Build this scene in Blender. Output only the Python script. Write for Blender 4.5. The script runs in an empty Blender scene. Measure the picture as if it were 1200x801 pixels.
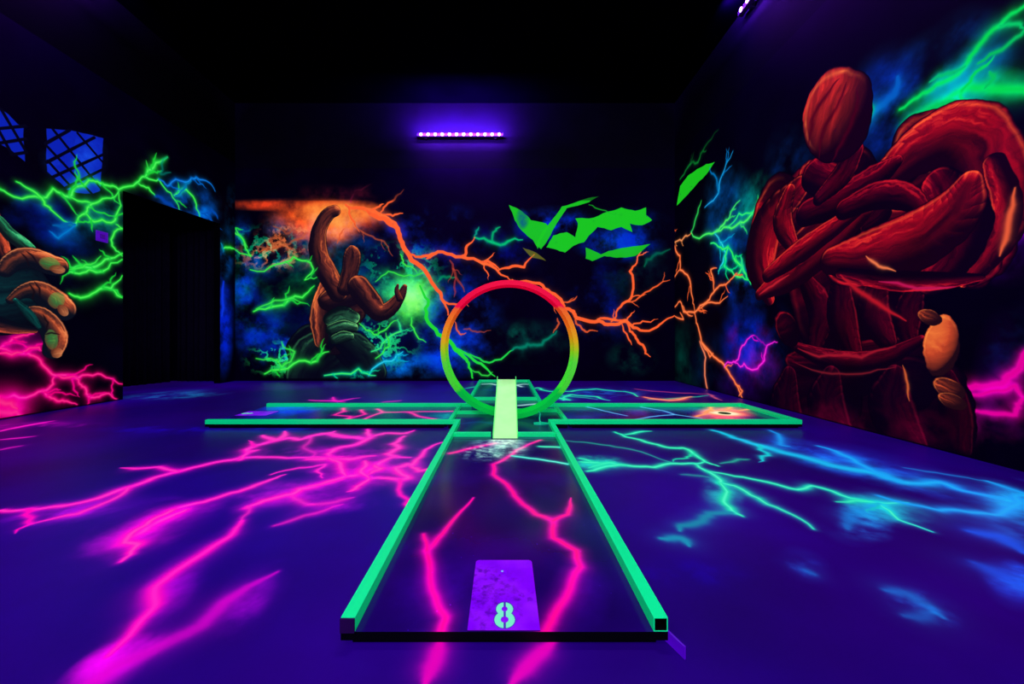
import bpy, bmesh, math, random
import numpy as np
from mathutils import Vector, Matrix

# ------------------------------------------------------------------ camera, world, lights
# Metres. X right, Y into the room, Z up. The camera stands 0.9 m above the floor at the origin.
F, CX, CY, H = 440.0, 591.0, 394.0, 0.9          # lens in pixels, vanishing point, eye height
XL, XR, YB, ZC = -5.45, 3.45, 7.6, 5.62           # left wall, right wall, back wall, ceiling
YF = -3.2                                         # wall behind the camera
S = bpy.context.scene
COL = S.collection
cam_d = bpy.data.cameras.new('camera')
cam_d.sensor_width = 36.0
cam_d.lens = F / 1200 * 36
cam_d.shift_x = (600 - CX) / 1200
cam_d.shift_y = -(400.5 - CY) / 1200
cam_d.clip_start = 0.05
cam = bpy.data.objects.new('camera', cam_d)
COL.objects.link(cam)
cam.location = (0, 0, H)
cam.rotation_euler = (math.pi / 2, 0, 0)
S.camera = cam
S.view_settings.view_transform = 'Standard'
S.view_settings.look = 'None'
S.view_settings.exposure = 0.0
S.view_settings.gamma = 1.0
S.view_settings.use_curve_mapping = False
S.cycles.max_bounces = 5
S.cycles.diffuse_bounces = 3
w = bpy.data.worlds.new('world'); S.world = w; w.use_nodes = True
w.node_tree.nodes['Background'].inputs[0].default_value = (0.02, 0.01, 0.08, 1)
w.node_tree.nodes['Background'].inputs[1].default_value = 0.05

UV = (0.62, 0.60, 1.0)                            # blacklight with the little visible light it has


def area(name, loc, target, sx, sy, power, col=UV, spread=None):
    d = bpy.data.lights.new(name, 'AREA')
    d.shape = 'RECTANGLE'; d.size = sx; d.size_y = sy; d.energy = power; d.color = col
    if spread: d.spread = spread
    o = bpy.data.objects.new(name, d); COL.objects.link(o)
    o.location = loc
    o.rotation_euler = (Vector(target) - Vector(loc)).to_track_quat('-Z', 'Y').to_euler()
    return o


# blacklights on the ceiling behind and above the player, plus an added front fill
area('blacklight_rear', (-3.2, -1.2, 5.3), (-1.6, 1.6, 0), 1.6, 0.3, 130)
area('blacklight_rear_right', (2.2, -1.2, 5.3), (1.4, 1.8, 0), 1.6, 0.3, 95)
area('fill_front', (0.0, -2.9, 3.4), (0.0, 4.2, 0.6), 2.4, 0.3, 230)  # added unseen fill lamp, brightens the front face of the ring
area('blacklight_middle', (0.0, 3.2, 5.4), (0, 3.6, 0), 1.6, 0.3, 130)

# ------------------------------------------------------------------ surveyed points
def on_floor(px, py, z=0.0):
    d = F * (H - z) / (py - CY)
    return ((px - CX) * d / F, d)


def on_back(px, py, y=YB):
    return ((px - CX) * y / F, H - (py - CY) * y / F)


def on_right(px, py):
    d = XR * F / (px - CX)
    return (d, H - (py - CY) * d / F)


def on_left(px, py):
    d = -XL * F / (CX - px)
    return (d, H - (py - CY) * d / F)


# ------------------------------------------------------------------ painting (the murals are flat paint)
def noise(h, w, cell, rng):
    gh, gw = int(h / cell) + 3, int(w / cell) + 3
    g = rng.random((gh, gw)).astype(np.float32)
    y = np.arange(h, dtype=np.float32) / cell; x = np.arange(w, dtype=np.float32) / cell
    yi = y.astype(int); xi = x.astype(int)
    fy = y - yi; fx = x - xi
    fy = (fy * fy * (3 - 2 * fy))[:, None]; fx = (fx * fx * (3 - 2 * fx))[None, :]
    r0 = g[yi]; r1 = g[yi + 1]
    a = r0[:, xi] * (1 - fx) + r0[:, xi + 1] * fx
    b = r1[:, xi] * (1 - fx) + r1[:, xi + 1] * fx
    return a * (1 - fy) + b * fy


def fbm(h, w, cell, rng, octs=5, gain=0.5):
    t = np.zeros((h, w), np.float32); a, s = 1.0, 0.0
    for _ in range(octs):
        t += a * noise(h, w, max(cell, 1.2), rng); s += a; a *= gain; cell *= 0.5
    return t / s


STREAK = None
def streak_at(across, along):
    global STREAK
    if STREAK is None:
        rg = np.random.default_rng(9); STREAK = fbm(512, 512, 24, rg, 5, 0.65)
        STREAK = np.clip((STREAK - 0.5) * 2.2 + 0.5, 0, 1)
    return STREAK[np.abs(across * 64).astype(int) % 512, np.abs(along * 9).astype(int) % 512]


def col8(c):
    return np.array(c, np.float32) / 255.0


class Canvas:
    def __init__(self, u0, u1, v0, v1, ppm, to_uv, seed=1):
        self.u0, self.v0, self.u1, self.v1, self.ppm, self.to = u0, v0, u1, v1, ppm, to_uv
        self.w, self.h = int((u1 - u0) * ppm), int((v1 - v0) * ppm)
        self.a = np.zeros((self.h, self.w, 3), np.float32)
        self.rng = np.random.default_rng(seed)
        self.tex = fbm(self.h, self.w, ppm * 0.35, self.rng, 6, 0.6)      # brush texture

    def P(self, p):
        u, v = self.to(*p)
        return ((u - self.u0) * self.ppm, (v - self.v0) * self.ppm)

    def box(self, xs, ys, m):
        x0 = max(int(min(xs) - m), 0); x1 = min(int(max(xs) + m) + 2, self.w)
        y0 = max(int(min(ys) - m), 0); y1 = min(int(max(ys) + m) + 2, self.h)
        return (x0, x1, y0, y1) if x1 > x0 and y1 > y0 else None

    def screen(self, b, c, k):
        x0, x1, y0, y1 = b
        s = self.a[y0:y1, x0:x1]
        k = np.clip(k, 0, 1)[..., None] * c
        s[:] = 1 - (1 - s) * (1 - k)

    def over(self, b, c, k):
        x0, x1, y0, y1 = b
        s = self.a[y0:y1, x0:x1]
        k = np.clip(k, 0, 1)[..., None]
        s[:] = s * (1 - k) + c * k

    def jag(self, pts, amp, n=2):
        pts = [np.array(p, np.float32) for p in pts]
        for _ in range(n):
            q = [pts[0]]
            for a, b in zip(pts, pts[1:]):
                d = b - a; L = float(np.hypot(*d))
                nrm = np.array((-d[1], d[0]), np.float32)
                q.append((a + b) / 2 + nrm * float(self.rng.uniform(-amp, amp)) * (1 if L > 3 else 0)); q.append(b)
            pts = q
        return pts

    def bolt(self, pts, wd, c, core=None, glow=3.5, gi=0.45, jag=0.16, n=2, taper=(0.5, 0.3), twigs=0, soft=True, k=1.0, tc=None):
        """lightning: px points, wd half-width in metres, c colour, tc colour at the far end"""
        q = self.jag([self.P(p) for p in pts], jag, n)
        W = wd * self.ppm
        m = W * glow * 2.6 + 2
        b = self.box([p[0] for p in q], [p[1] for p in q], m)
        if b is None: return
        x0, x1, y0, y1 = b
        D = np.full((y1 - y0, x1 - x0), 1e9, np.float32); T = np.zeros_like(D)
        N = len(q) - 1
        for i in range(N):
            a, e = q[i], q[i + 1]
            t0, t1 = i / N, (i + 1) / N
            bb = self.box([a[0], e[0]], [a[1], e[1]], m)
            if bb is None: continue
            X0, X1, Y0, Y1 = bb
            gx = np.arange(X0, X1, dtype=np.float32)[None, :] - a[0]
            gy = np.arange(Y0, Y1, dtype=np.float32)[:, None] - a[1]
            d = e - a; L2 = float(d @ d) + 1e-6
            t = np.clip((gx * d[0] + gy * d[1]) / L2, 0, 1)
            dist = np.hypot(gx - t * d[0], gy - t * d[1])
            tt = t0 + t * (t1 - t0)
            wt = np.minimum(1, taper[0] + (1 - taper[0]) * tt * 4) * np.minimum(1, taper[1] + (1 - taper[1]) * (1 - tt) * 3)
            dn = dist / (W * wt)
            s = (slice(Y0 - y0, Y1 - y0), slice(X0 - x0, X1 - x0))
            mk = dn < D[s]
            D[s] = np.where(mk, dn, D[s]); T[s] = np.where(mk, tt, T[s])
        tx = self.tex[y0:y1, x0:x1]
        D = D * (0.75 + 0.6 * tx)
        c = col8(c)
        if tc is not None:
            cc = c * (1 - T[..., None]) + col8(tc) * T[..., None]
        else:
            cc = c
        fade = 1.0
        edge = np.clip((glow * 2.6 - D) / (glow * 1.2), 0, 1)
        g = np.exp(-np.maximum(D - 0.6, 0) / glow * 1.7) * edge * (0.35 + 1.25 * tx) * gi
        self.screen(b, cc, g * k)
        if soft:
            self.over(b, cc, np.exp(-(D / 1.05) ** 2) * k)
            if core is not None:
                self.over(b, col8(core), np.exp(-(D / 0.42) ** 2) * 0.85 * k)
        else:
            kk = np.clip((1.0 - D) * max(W, 1.2) * 1.2 + 0.3, 0, 1)
            self.over(b, cc, kk * k)
        for _ in range(twigs):
            i = int(self.rng.integers(1, max(2, N - 1)))
            a = q[i]; d = q[min(i + 1, N)] - q[i - 1]
            an = math.atan2(d[1], d[0]) + float(self.rng.choice([-1, 1])) * float(self.rng.uniform(0.5, 1.1))
            L = W * float(self.rng.uniform(6, 15))
            e = (a[0] + math.cos(an) * L, a[1] + math.sin(an) * L)
            mid = ((a[0] + e[0]) / 2 + float(self.rng.uniform(-.15, .15)) * L, (a[1] + e[1]) / 2 + float(self.rng.uniform(-.15, .15)) * L)
            st = self.to; self.to = lambda x, y: (x / self.ppm + self.u0, y / self.ppm + self.v0)
            self.bolt([tuple(a), mid, e], wd * 0.45, tuple(np.array(c) * 255), None, glow, gi * 0.7, 0.2, 2, (1, 0.1), 0, soft, k)
            self.to = st

    def cloud(self, p, rx, ry, c, k=0.8, cell=0.5, thr=0.42, ang=0.0, ridge=False, over=False, metres=False):
        """soft nebula around px point p; rx, ry in px of the photo unless metres"""
        if metres:
            u, v = self.P(p); A = np.array((rx * self.ppm, 0.0)); B = np.array((0.0, ry * self.ppm))
        else:
            ca, sa = math.cos(math.radians(ang)), math.sin(math.radians(ang))
            u, v = self.P(p)
            a = self.P((p[0] + rx * ca, p[1] - rx * sa)); e = self.P((p[0] + ry * sa, p[1] + ry * ca))
            A = np.array((a[0] - u, a[1] - v)); B = np.array((e[0] - u, e[1] - v))
        ex, ey = abs(A[0]) + abs(B[0]), abs(A[1]) + abs(B[1])
        b = self.box([u - ex, u + ex], [v - ey, v + ey], 0)
        if b is None: return
        x0, x1, y0, y1 = b
        gx = np.arange(x0, x1, dtype=np.float32)[None, :] - u; gy = np.arange(y0, y1, dtype=np.float32)[:, None] - v
        det = A[0] * B[1] - A[1] * B[0]
        if abs(det) < 1e-6: return
        s = (gx * B[1] - gy * B[0]) / det; t = (A[0] * gy - A[1] * gx) / det
        r2 = s * s + t * t
        m = np.clip(1 - r2, 0, 1) ** 1.3
        n = fbm(y1 - y0, x1 - x0, cell * self.ppm, self.rng, 6, 0.6)
        if ridge: n = 1 - np.abs(2 * n - 1) * 2.6
        kk = np.clip((n - thr) / max(0.72 - thr, 0.24), 0, 1) * m * k
        (self.over if over else self.screen)(b, col8(c), kk)

    def poly(self, pts, c, k=1.0, edge=1.0, rough=0.0):
        q = [self.P(p) for p in pts]
        if rough: q = [tuple(p) for p in self.jag(q + [q[0]], rough, 2)][:-1]
        b = self.box([p[0] for p in q], [p[1] for p in q], 2)
        if b is None: return
        x0, x1, y0, y1 = b
        gx, gy = np.meshgrid(np.arange(x0, x1, dtype=np.float32), np.arange(y0, y1, dtype=np.float32))
        ins = np.zeros(gx.shape, bool); D = np.full(gx.shape, 1e9, np.float32)
        for (ax, ay), (bx, by) in zip(q, q[1:] + q[:1]):
            if ay != by:
                cr = ((ay > gy) != (by > gy)) & (gx < (bx - ax) * (gy - ay) / (by - ay) + ax)
                ins ^= cr
            dx, dy = bx - ax, by - ay
            t = np.clip(((gx - ax) * dx + (gy - ay) * dy) / (dx * dx + dy * dy + 1e-6), 0, 1)
            D = np.minimum(D, np.hypot(gx - ax - t * dx, gy - ay - t * dy))
        sd = np.where(ins, D, -D)
        self.over(b, col8(c), np.clip(sd / edge + 0.5, 0, 1) * k)

    def lobe(self, p, rx, ry, ang, dark, mid, hot, light=(-0.5, 0.6), pw=1.5, rim=0.6, k=1.0, outline=True, streak=1.0, pinch=0.0):
        """a painted rounded boulder, px ellipse; light = direction in the painting (right, up)"""
        ca, sa = math.cos(math.radians(ang)), math.sin(math.radians(ang))
        u, v = self.P(p)
        a = self.P((p[0] + rx * ca, p[1] - rx * sa)); e = self.P((p[0] - ry * sa, p[1] - ry * ca))
        A = np.array((a[0] - u, a[1] - v)); B = np.array((e[0] - u, e[1] - v))
        ex, ey = abs(A[0]) + abs(B[0]), abs(A[1]) + abs(B[1])
        b = self.box([u - ex, u + ex], [v - ey, v + ey], 3)
        if b is None: return
        x0, x1, y0, y1 = b
        gx = np.arange(x0, x1, dtype=np.float32)[None, :] - u; gy = np.arange(y0, y1, dtype=np.float32)[:, None] - v
        det = A[0] * B[1] - A[1] * B[0]
        s = (gx * B[1] - gy * B[0]) / det; t = (A[0] * gy - A[1] * gx) / det
        h_, w_ = s.shape
        n1 = fbm(h_, w_, max(ex * 0.5, 3), self.rng, 4) - 0.5
        if pinch: t = t / np.clip(1 - pinch * (s + 0.2), 0.25, 2)
        r = np.sqrt(s * s + t * t) * (1 + 0.22 * n1)
        # brush streaks following the long axis
        st = noise(h_, w_, max(ex * 0.12, 2), self.rng)
        flow = streak_at(t * 1.3 + n1 * 0.5 + 2, s + n1 * 2 + 3)
        nx = s * ca - t * sa * -1; ny = s * sa + t * ca
        nz = np.sqrt(np.clip(1 - r * r, 0, 1))
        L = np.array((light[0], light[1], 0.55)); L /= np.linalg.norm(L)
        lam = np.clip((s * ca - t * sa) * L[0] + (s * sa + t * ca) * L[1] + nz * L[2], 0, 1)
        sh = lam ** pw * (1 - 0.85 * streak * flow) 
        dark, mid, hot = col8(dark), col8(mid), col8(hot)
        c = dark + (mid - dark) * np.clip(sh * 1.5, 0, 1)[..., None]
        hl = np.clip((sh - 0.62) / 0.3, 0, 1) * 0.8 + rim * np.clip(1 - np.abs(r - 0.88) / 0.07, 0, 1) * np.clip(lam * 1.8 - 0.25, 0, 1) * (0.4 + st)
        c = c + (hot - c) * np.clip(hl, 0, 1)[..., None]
        if outline:
            ol = np.clip((r - 0.95) / 0.04, 0, 1)[..., None]
            c = c * (1 - ol) + dark * 0.3 * ol
        px = max(min(ex, ey), 2)
        al = np.clip((1.0 - r) * px * 0.7, 0, 1)
        self.over(b, c, al * k)

    def limb(self, pts, rad, dark, mid, hot, light=(-0.3, 0.8), pw=1.4, rim=0.6, k=1.0, streak=1.0, outline=True):
        """a painted tapering root or finger through px points with px radii"""
        q = [np.array(self.P(p), np.float32) for p in pts]
        R = []
        for p, rr, qq in zip(pts, rad, q):
            a = np.array(self.P((p[0] + rr, p[1]))); b = np.array(self.P((p[0], p[1] - rr)))
            R.append(0.5 * (np.hypot(*(a - qq)) + np.hypot(*(b - qq))))
        # smooth the centre line
        for _ in range(2):
            nq, nR = [q[0]], [R[0]]
            for i in range(len(q) - 1):
                nq += [q[i] * .75 + q[i + 1] * .25, q[i] * .25 + q[i + 1] * .75]; nR += [R[i] * .75 + R[i + 1] * .25, R[i] * .25 + R[i + 1] * .75]
            q, R = nq + [q[-1]], nR + [R[-1]]
        m = max(R) + 3
        b = self.box([p[0] for p in q], [p[1] for p in q], m)
        if b is None: return
        x0, x1, y0, y1 = b
        gx, gy = np.meshgrid(np.arange(x0, x1, dtype=np.float32), np.arange(y0, y1, dtype=np.float32))
        n1 = fbm(y1 - y0, x1 - x0, max(m * .7, 3), self.rng, 4) - .5
        D = np.full(gx.shape, 9.0, np.float32); NX = np.zeros_like(D); NY = np.zeros_like(D); SG_ = np.zeros_like(D); AL = np.zeros_like(D); acc = 0.0
        for a, e, ra, re in zip(q, q[1:], R, R[1:]):
            d = e - a; L = float(np.hypot(*d)) + 1e-4
            t = np.clip(((gx - a[0]) * d[0] + (gy - a[1]) * d[1]) / (L * L), 0, 1)
            ox = gx - a[0] - t * d[0]; oy = gy - a[1] - t * d[1]
            rr = ra + (re - ra) * t
            dn = np.hypot(ox, oy) / rr
            mk = dn < D
            D = np.where(mk, dn, D); NX = np.where(mk, ox / rr, NX); NY = np.where(mk, oy / rr, NY)
            SG_ = np.where(mk, (ox * -d[1] + oy * d[0]) / L / rr, SG_); AL = np.where(mk, (acc + t * L) / m, AL)
            acc += L
        D = D * (1 + 0.16 * n1)
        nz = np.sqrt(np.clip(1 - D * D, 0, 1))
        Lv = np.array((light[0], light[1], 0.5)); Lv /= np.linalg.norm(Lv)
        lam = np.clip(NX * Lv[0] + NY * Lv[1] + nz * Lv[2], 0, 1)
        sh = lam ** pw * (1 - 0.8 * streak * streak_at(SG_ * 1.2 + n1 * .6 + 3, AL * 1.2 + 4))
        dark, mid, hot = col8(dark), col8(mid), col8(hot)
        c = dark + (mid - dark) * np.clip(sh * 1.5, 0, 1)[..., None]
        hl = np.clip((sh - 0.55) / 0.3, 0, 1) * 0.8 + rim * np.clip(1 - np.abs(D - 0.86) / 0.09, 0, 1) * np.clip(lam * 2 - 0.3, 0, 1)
        c = c + (hot - c) * np.clip(hl, 0, 1)[..., None]
        if outline:
            ol = np.clip((D - 0.93) / 0.06, 0, 1)[..., None]; c = c * (1 - ol) + dark * 0.3 * ol
        self.over(b, c, np.clip((1 - D) * m * .7, 0, 1) * k)

    def image(self, name):
        im = bpy.data.images.new(name, self.w, self.h)
        buf = np.ones((self.h, self.w, 4), np.float32)
        buf[..., :3] = np.clip(self.a, 0, 1)
        im.pixels.foreach_set(buf.ravel()); im.update(); im.pack()
        return im


# ------------------------------------------------------------------ materials
def nodes(name):
    m = bpy.data.materials.new(name); m.use_nodes = True
    nt = m.node_tree
    return m, nt, nt.nodes['Principled BSDF']


def plain(name, base, rough=0.5, emit=None, es=1.0, var=0.0, scale=8.0, metal=0.0, spec=0.5, bump=0.0):
    """procedural material: noise-varied base, optional fluorescence (emission) with the same variation"""
    m, nt, p = nodes(name)
    tc = nt.nodes.new('ShaderNodeTexCoord'); nz = nt.nodes.new('ShaderNodeTexNoise')
    nz.inputs['Scale'].default_value = scale; nz.inputs['Detail'].default_value = 6
    nt.links.new(tc.outputs['Object'], nz.inputs['Vector'])
    mr = nt.nodes.new('ShaderNodeMapRange')
    mr.inputs['From Min'].default_value = 0.3; mr.inputs['From Max'].default_value = 0.7
    mr.inputs['To Min'].default_value = 1 - var; mr.inputs['To Max'].default_value = 1 + var * 0.5
    nt.links.new(nz.outputs['Fac'], mr.inputs['Value'])
    def scaled(c, sock):
        v = nt.nodes.new('ShaderNodeVectorMath'); v.operation = 'SCALE'
        v.inputs[0].default_value = c[:3]
        nt.links.new(mr.outputs['Result'], v.inputs['Scale'])
        nt.links.new(v.outputs['Vector'], sock)
    scaled(base, p.inputs['Base Color'])
    p.inputs['Roughness'].default_value = rough; p.inputs['Metallic'].default_value = metal
    p.inputs['Specular IOR Level'].default_value = spec
    if emit:
        scaled(emit, p.inputs['Emission Color']); p.inputs['Emission Strength'].default_value = es
    if bump:
        b = nt.nodes.new('ShaderNodeBump'); b.inputs['Strength'].default_value = bump; b.inputs['Distance'].default_value = 0.002
        nt.links.new(nz.outputs['Fac'], b.inputs['Height']); nt.links.new(b.outputs['Normal'], p.inputs['Normal'])
    return m


def painted(name, img, base, rough=0.6, es=1.0, spec=0.5, nscale=3.0, var=0.4, rvar=0.0):
    m, nt, p = nodes(name)
    uv = nt.nodes.new('ShaderNodeUVMap'); uv.uv_map = 'UVMap'
    t = nt.nodes.new('ShaderNodeTexImage'); t.image = img; t.extension = 'EXTEND'
    nt.links.new(uv.outputs['UV'], t.inputs['Vector'])
    nt.links.new(t.outputs['Color'], p.inputs['Emission Color'])
    p.inputs['Emission Strength'].default_value = es
    tc = nt.nodes.new('ShaderNodeTexCoord'); nz = nt.nodes.new('ShaderNodeTexNoise')
    nz.inputs['Scale'].default_value = nscale; nz.inputs['Detail'].default_value = 7
    nt.links.new(tc.outputs['Object'], nz.inputs['Vector'])
    mr = nt.nodes.new('ShaderNodeMapRange')
    mr.inputs['From Min'].default_value = 0.3; mr.inputs['From Max'].default_value = 0.7
    mr.inputs['To Min'].default_value = 1 - var; mr.inputs['To Max'].default_value = 1 + var
    nt.links.new(nz.outputs['Fac'], mr.inputs['Value'])
    v = nt.nodes.new('ShaderNodeVectorMath'); v.operation = 'SCALE'; v.inputs[0].default_value = base
    nt.links.new(mr.outputs['Result'], v.inputs['Scale']); nt.links.new(v.outputs['Vector'], p.inputs['Base Color'])
    p.inputs['Roughness'].default_value = rough; p.inputs['Specular IOR Level'].default_value = spec
    p.inputs['Specular Tint'].default_value = (0.4, 0.05, 1.0, 1)
    return m


def lin(r, g, b):
    f = lambda x: ((x / 255 + 0.055) / 1.055) ** 2.4 if x > 10 else x / 255 / 12.92
    return (f(r), f(g), f(b))


# ------------------------------------------------------------------ mesh helpers
def link(name, bm, mats, parent=None, smooth=False, bevel=0.0):
    me = bpy.data.meshes.new(name)
    bmesh.ops.recalc_face_normals(bm, faces=bm.faces)
    bm.to_mesh(me); bm.free()
    for m in (mats if isinstance(mats, (list, tuple)) else [mats]): me.materials.append(m)
    if smooth:
        for p in me.polygons: p.use_smooth = True
    o = bpy.data.objects.new(name, me); COL.objects.link(o)
    if parent: o.parent = parent; o.matrix_parent_inverse = Matrix.Identity(4)
    if bevel:
        b = o.modifiers.new('bevel', 'BEVEL'); b.width = bevel; b.segments = 2; b.limit_method = 'ANGLE'
    return o


def root(name, label, cat, loc=(0, 0, 0), group=None):
    o = bpy.data.objects.new(name, None); COL.objects.link(o); o.location = loc
    o.empty_display_size = 0.1
    o['label'] = label; o['category'] = cat
    if group: o['group'] = group
    return o


def add_box(bm, x0, x1, y0, y1, z0, z1):
    v = [bm.verts.new(p) for p in ((x0, y0, z0), (x1, y0, z0), (x1, y1, z0), (x0, y1, z0), (x0, y0, z1), (x1, y0, z1), (x1, y1, z1), (x0, y1, z1))]
    fs = []
    for i in ((0, 3, 2, 1), (4, 5, 6, 7), (0, 1, 5, 4), (1, 2, 6, 5), (2, 3, 7, 6), (3, 0, 4, 7)):
        fs.append(bm.faces.new([v[k] for k in i]))
    return fs


def box(name, x0, x1, y0, y1, z0, z1, m, parent=None, bevel=0.0):
    bm = bmesh.new(); add_box(bm, x0, x1, y0, y1, z0, z1)
    return link(name, bm, m, parent, bevel=bevel)


def prism(bm, pts, axis, a, b):
    """polygon pts in the other two axes extruded along axis from a to b"""
    def P(p, t):
        return (t, p[0], p[1]) if axis == 'x' else (p[0], t, p[1]) if axis == 'y' else (p[0], p[1], t)
    lo = [bm.verts.new(P(p, a)) for p in pts]; hi = [bm.verts.new(P(p, b)) for p in pts]
    bm.faces.new(lo); bm.faces.new(hi[::-1])
    n = len(pts)
    for i in range(n):
        bm.faces.new((lo[i], lo[(i + 1) % n], hi[(i + 1) % n], hi[i]))


def uv_planar(bm, cv, ax, facing, mat_on=0, mat_off=1):
    """planar UVs from position; faces looking along `facing` get material 0, the rest 1"""
    bmesh.ops.recalc_face_normals(bm, faces=bm.faces)
    bm.normal_update()
    L = bm.loops.layers.uv.new('UVMap')
    fv = Vector(facing)
    for f in bm.faces:
        f.material_index = mat_on if f.normal.dot(fv) > 0.9 else mat_off
        for lp in f.loops:
            co = lp.vert.co
            lp[L].uv = ((co[ax[0]] - cv.u0) / (cv.u1 - cv.u0), (co[ax[1]] - cv.v0) / (cv.v1 - cv.v0))


def square_tube(name, p0, p1, size, m, parent, wall=0.004, cap=None):
    """hollow square tube laid on z=p.z, centre line p0-p1, open ends"""
    p0, p1 = Vector(p0), Vector(p1)
    d = (p1 - p0).normalized(); s = Vector((d.y, -d.x, 0)); up = Vector((0, 0, 1))
    bm = bmesh.new()
    rings = []
    for hs in (size / 2, size / 2 - wall):
        for p in (p0, p1):
            rings.append([bm.verts.new(p + s * hs * a + up * hs * b) for a, b in ((-1, -1), (1, -1), (1, 1), (-1, 1))])
    o0, o1, i0, i1 = rings
    for k in range(4):
        j = (k + 1) % 4
        bm.faces.new((o0[k], o0[j], o1[j], o1[k])); bm.faces.new((i0[j], i0[k], i1[k], i1[j]))
        bm.faces.ensure_lookup_table(); bm.faces[-1].material_index = 1  # inner faces black: the shade of the hollow put into the colour
        bm.faces.new((o0[j], o0[k], i0[k], i0[j])); bm.faces.new((o1[k], o1[j], i1[j], i1[k]))
    return link(name, bm, [m, edge_and_tube_shade], parent, bevel=0.0012)


PINK, PINKC = (255, 0, 175), (255, 70, 190)
TEAL, TEALC = (0, 215, 140), (90, 255, 190)
GREEN, GREENC = (25, 205, 50), (90, 255, 90)
ORANGE, ORANGEC = (255, 95, 40), (255, 150, 90)
BLUE = (0, 25, 150)
CYAN = (0, 140, 235)

# ------------------------------------------------------------------ floor
fl = Canvas(-6.9, XR, 0.4, YB, 230, on_floor, 11)
fl.a[:] = col8((10, 0, 52))
for c, k in (((62, 0, 140), 0.5), ((0, 0, 140), 0.6)):
    n = fbm(fl.h, fl.w, 1.6 * fl.ppm, fl.rng, 6, 0.55)
    fl.screen((0, fl.w, 0, fl.h), col8(c), np.clip((n - 0.42) * 1.6, 0, 1) * k)
# coarse brushed haze next to the bolts
def haze(p, rx, ry, c, k, cell=0.5, thr=0.3, ang=0):
    fl.cloud(p, rx, ry, c, k * .55, cell, thr, ang)
    for _ in range(3):
        fl.cloud((p[0] + float(fl.rng.uniform(-.35, .35)) * rx, p[1] + float(fl.rng.uniform(-.35, .35)) * ry), rx * .8, ry * .6, c, k * .8, cell * .3, max(thr, .3) + .12, ang)
haze((122, 783), 70, 34, (255, 0, 215), 1.3, 0.6, 0.1, 35)
haze((160, 765), 50, 15, (255, 0, 225), 1.0, 0.5, 0.1, 38)
haze((185, 620), 90, 34, (200, 0, 190), 0.8, 0.4, 0.2, 25)
haze((205, 690), 60, 40, (150, 0, 190), 0.6, 0.4, 0.25, 45)
haze((290, 700), 60, 40, (150, 0, 180), 0.6, 0.4, 0.3, 45)
haze((100, 600), 110, 22, (150, 0, 190), 0.8, 0.5, 0.3, 12)
haze((360, 575), 110, 24, (190, 0, 170), 0.7, 0.35, 0.3, 6)
haze((430, 552), 90, 24, (220, 0, 160), 0.7, 0.3, 0.3, 0)
haze((390, 530), 110, 20, (170, 0, 150), 0.6, 0.3, 0.35, 0)
haze((390, 590), 60, 18, (150, 0, 150), 0.6, 0.3, 0.3, 8)
haze((40, 497), 90, 7, (190, 0, 120), 0.7, 0.4, 0.35, 2)
haze((1170, 600), 140, 60, (0, 110, 255), 0.9, 0.5, 0.35, -22)
haze((1190, 590), 60, 26, (0, 130, 230), 1.2, 0.6, 0.1, -15)
haze((1185, 680), 50, 34, (0, 70, 255), 1.1, 0.4, 0.2, -30)
haze((1010, 545), 190, 34, (0, 60, 200), 0.9, 0.5, 0.3, -14)
haze((1000, 612), 50, 30, (0, 110, 200), 0.9, 0.3, 0.3, -10)
haze((1040, 592), 90, 24, (0, 170, 190), 0.8, 0.4, 0.3, -14)
haze((845, 575), 34, 34, (0, 170, 130), 0.8, 0.3, 0.25, -50)
haze((705, 545), 50, 16, (0, 200, 120), 1.0, 0.3, 0.25, 0)
haze((1085, 712), 70, 26, (0, 80, 200), 0.9, 0.35, 0.35, -20)
haze((940, 660), 40, 24, (0, 60, 160), 0.6, 0.3, 0.4, -20)
haze((800, 670), 90, 40, (0, 0, 130), 0.5, 0.5, 0.4, 0)
haze((700, 460), 90, 12, (0, 60, 130), 0.9, 0.5, 0.35, 0)
haze((330, 500), 90, 14, (0, 20, 130), 0.7, 0.5, 0.3, 0)
haze((200, 462), 70, 7, (0, 110, 130), 0.8, 0.5, 0.3, 5)
haze((205, 505), 130, 10, (10, 0, 190), 0.5, 0.5, 0.35, 0)

def fb(pts, wd=0.03, c=PINK, core=PINKC, **k):
    k.setdefault('glow', 2.6); k.setdefault('gi', 0.6); k.setdefault('jag', 0.12); k.setdefault('twigs', 1 if len(pts) > 7 else 0)
    if k['jag'] < .08: k['twigs'] = 0
    fl.bolt(pts, wd * .9, c, core, **k)
fb([(0, 598), (40, 597), (113, 584), (149, 571), (176, 561), (207, 552.6), (243, 543.6), (279, 537), (315, 535.5), (360, 536), (400, 535)], 0.04)
fb([(140, 548), (185, 547), (207, 552.6)], 0.03, taper=(0.2, 0.8))
fb([(31, 615), (90, 602), (117, 591), (149, 571)], 0.03, k=0.8, taper=(0.2, 0.8))
fb([(280, 539), (290, 530), (288, 526.7), (300, 521.7), (321.7, 516), (338, 513), (350, 515), (363, 511), (383, 508), (391.7, 505)], 0.045)
fb([(288, 530), (302, 527)], 0.035)
fb([(307, 510), (321, 516), (333, 505)], 0.045)
fb([(383, 508), (400, 511), (416.7, 512), (427, 515)], 0.04)
fb([(363, 511), (355, 523), (367, 530), (365, 535)], 0.04, k=0.45)
fb([(200, 598), (238, 588), (262, 580), (293, 571), (316.7, 561.7), (333, 556)], 0.032, taper=(1, 0.3))
fb([(316.7, 556), (350, 548), (380, 544), (370, 552), (377, 560)], 0.022, k=0.85)
fb([(216, 597.7), (189, 609), (167, 622), (144, 636)], 0.05, gi=0.9)
fb([(200, 598), (170, 615), (144, 636), (160, 638), (155, 643), (140, 658)], 0.035, gi=0.9, taper=(1, .3))
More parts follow.
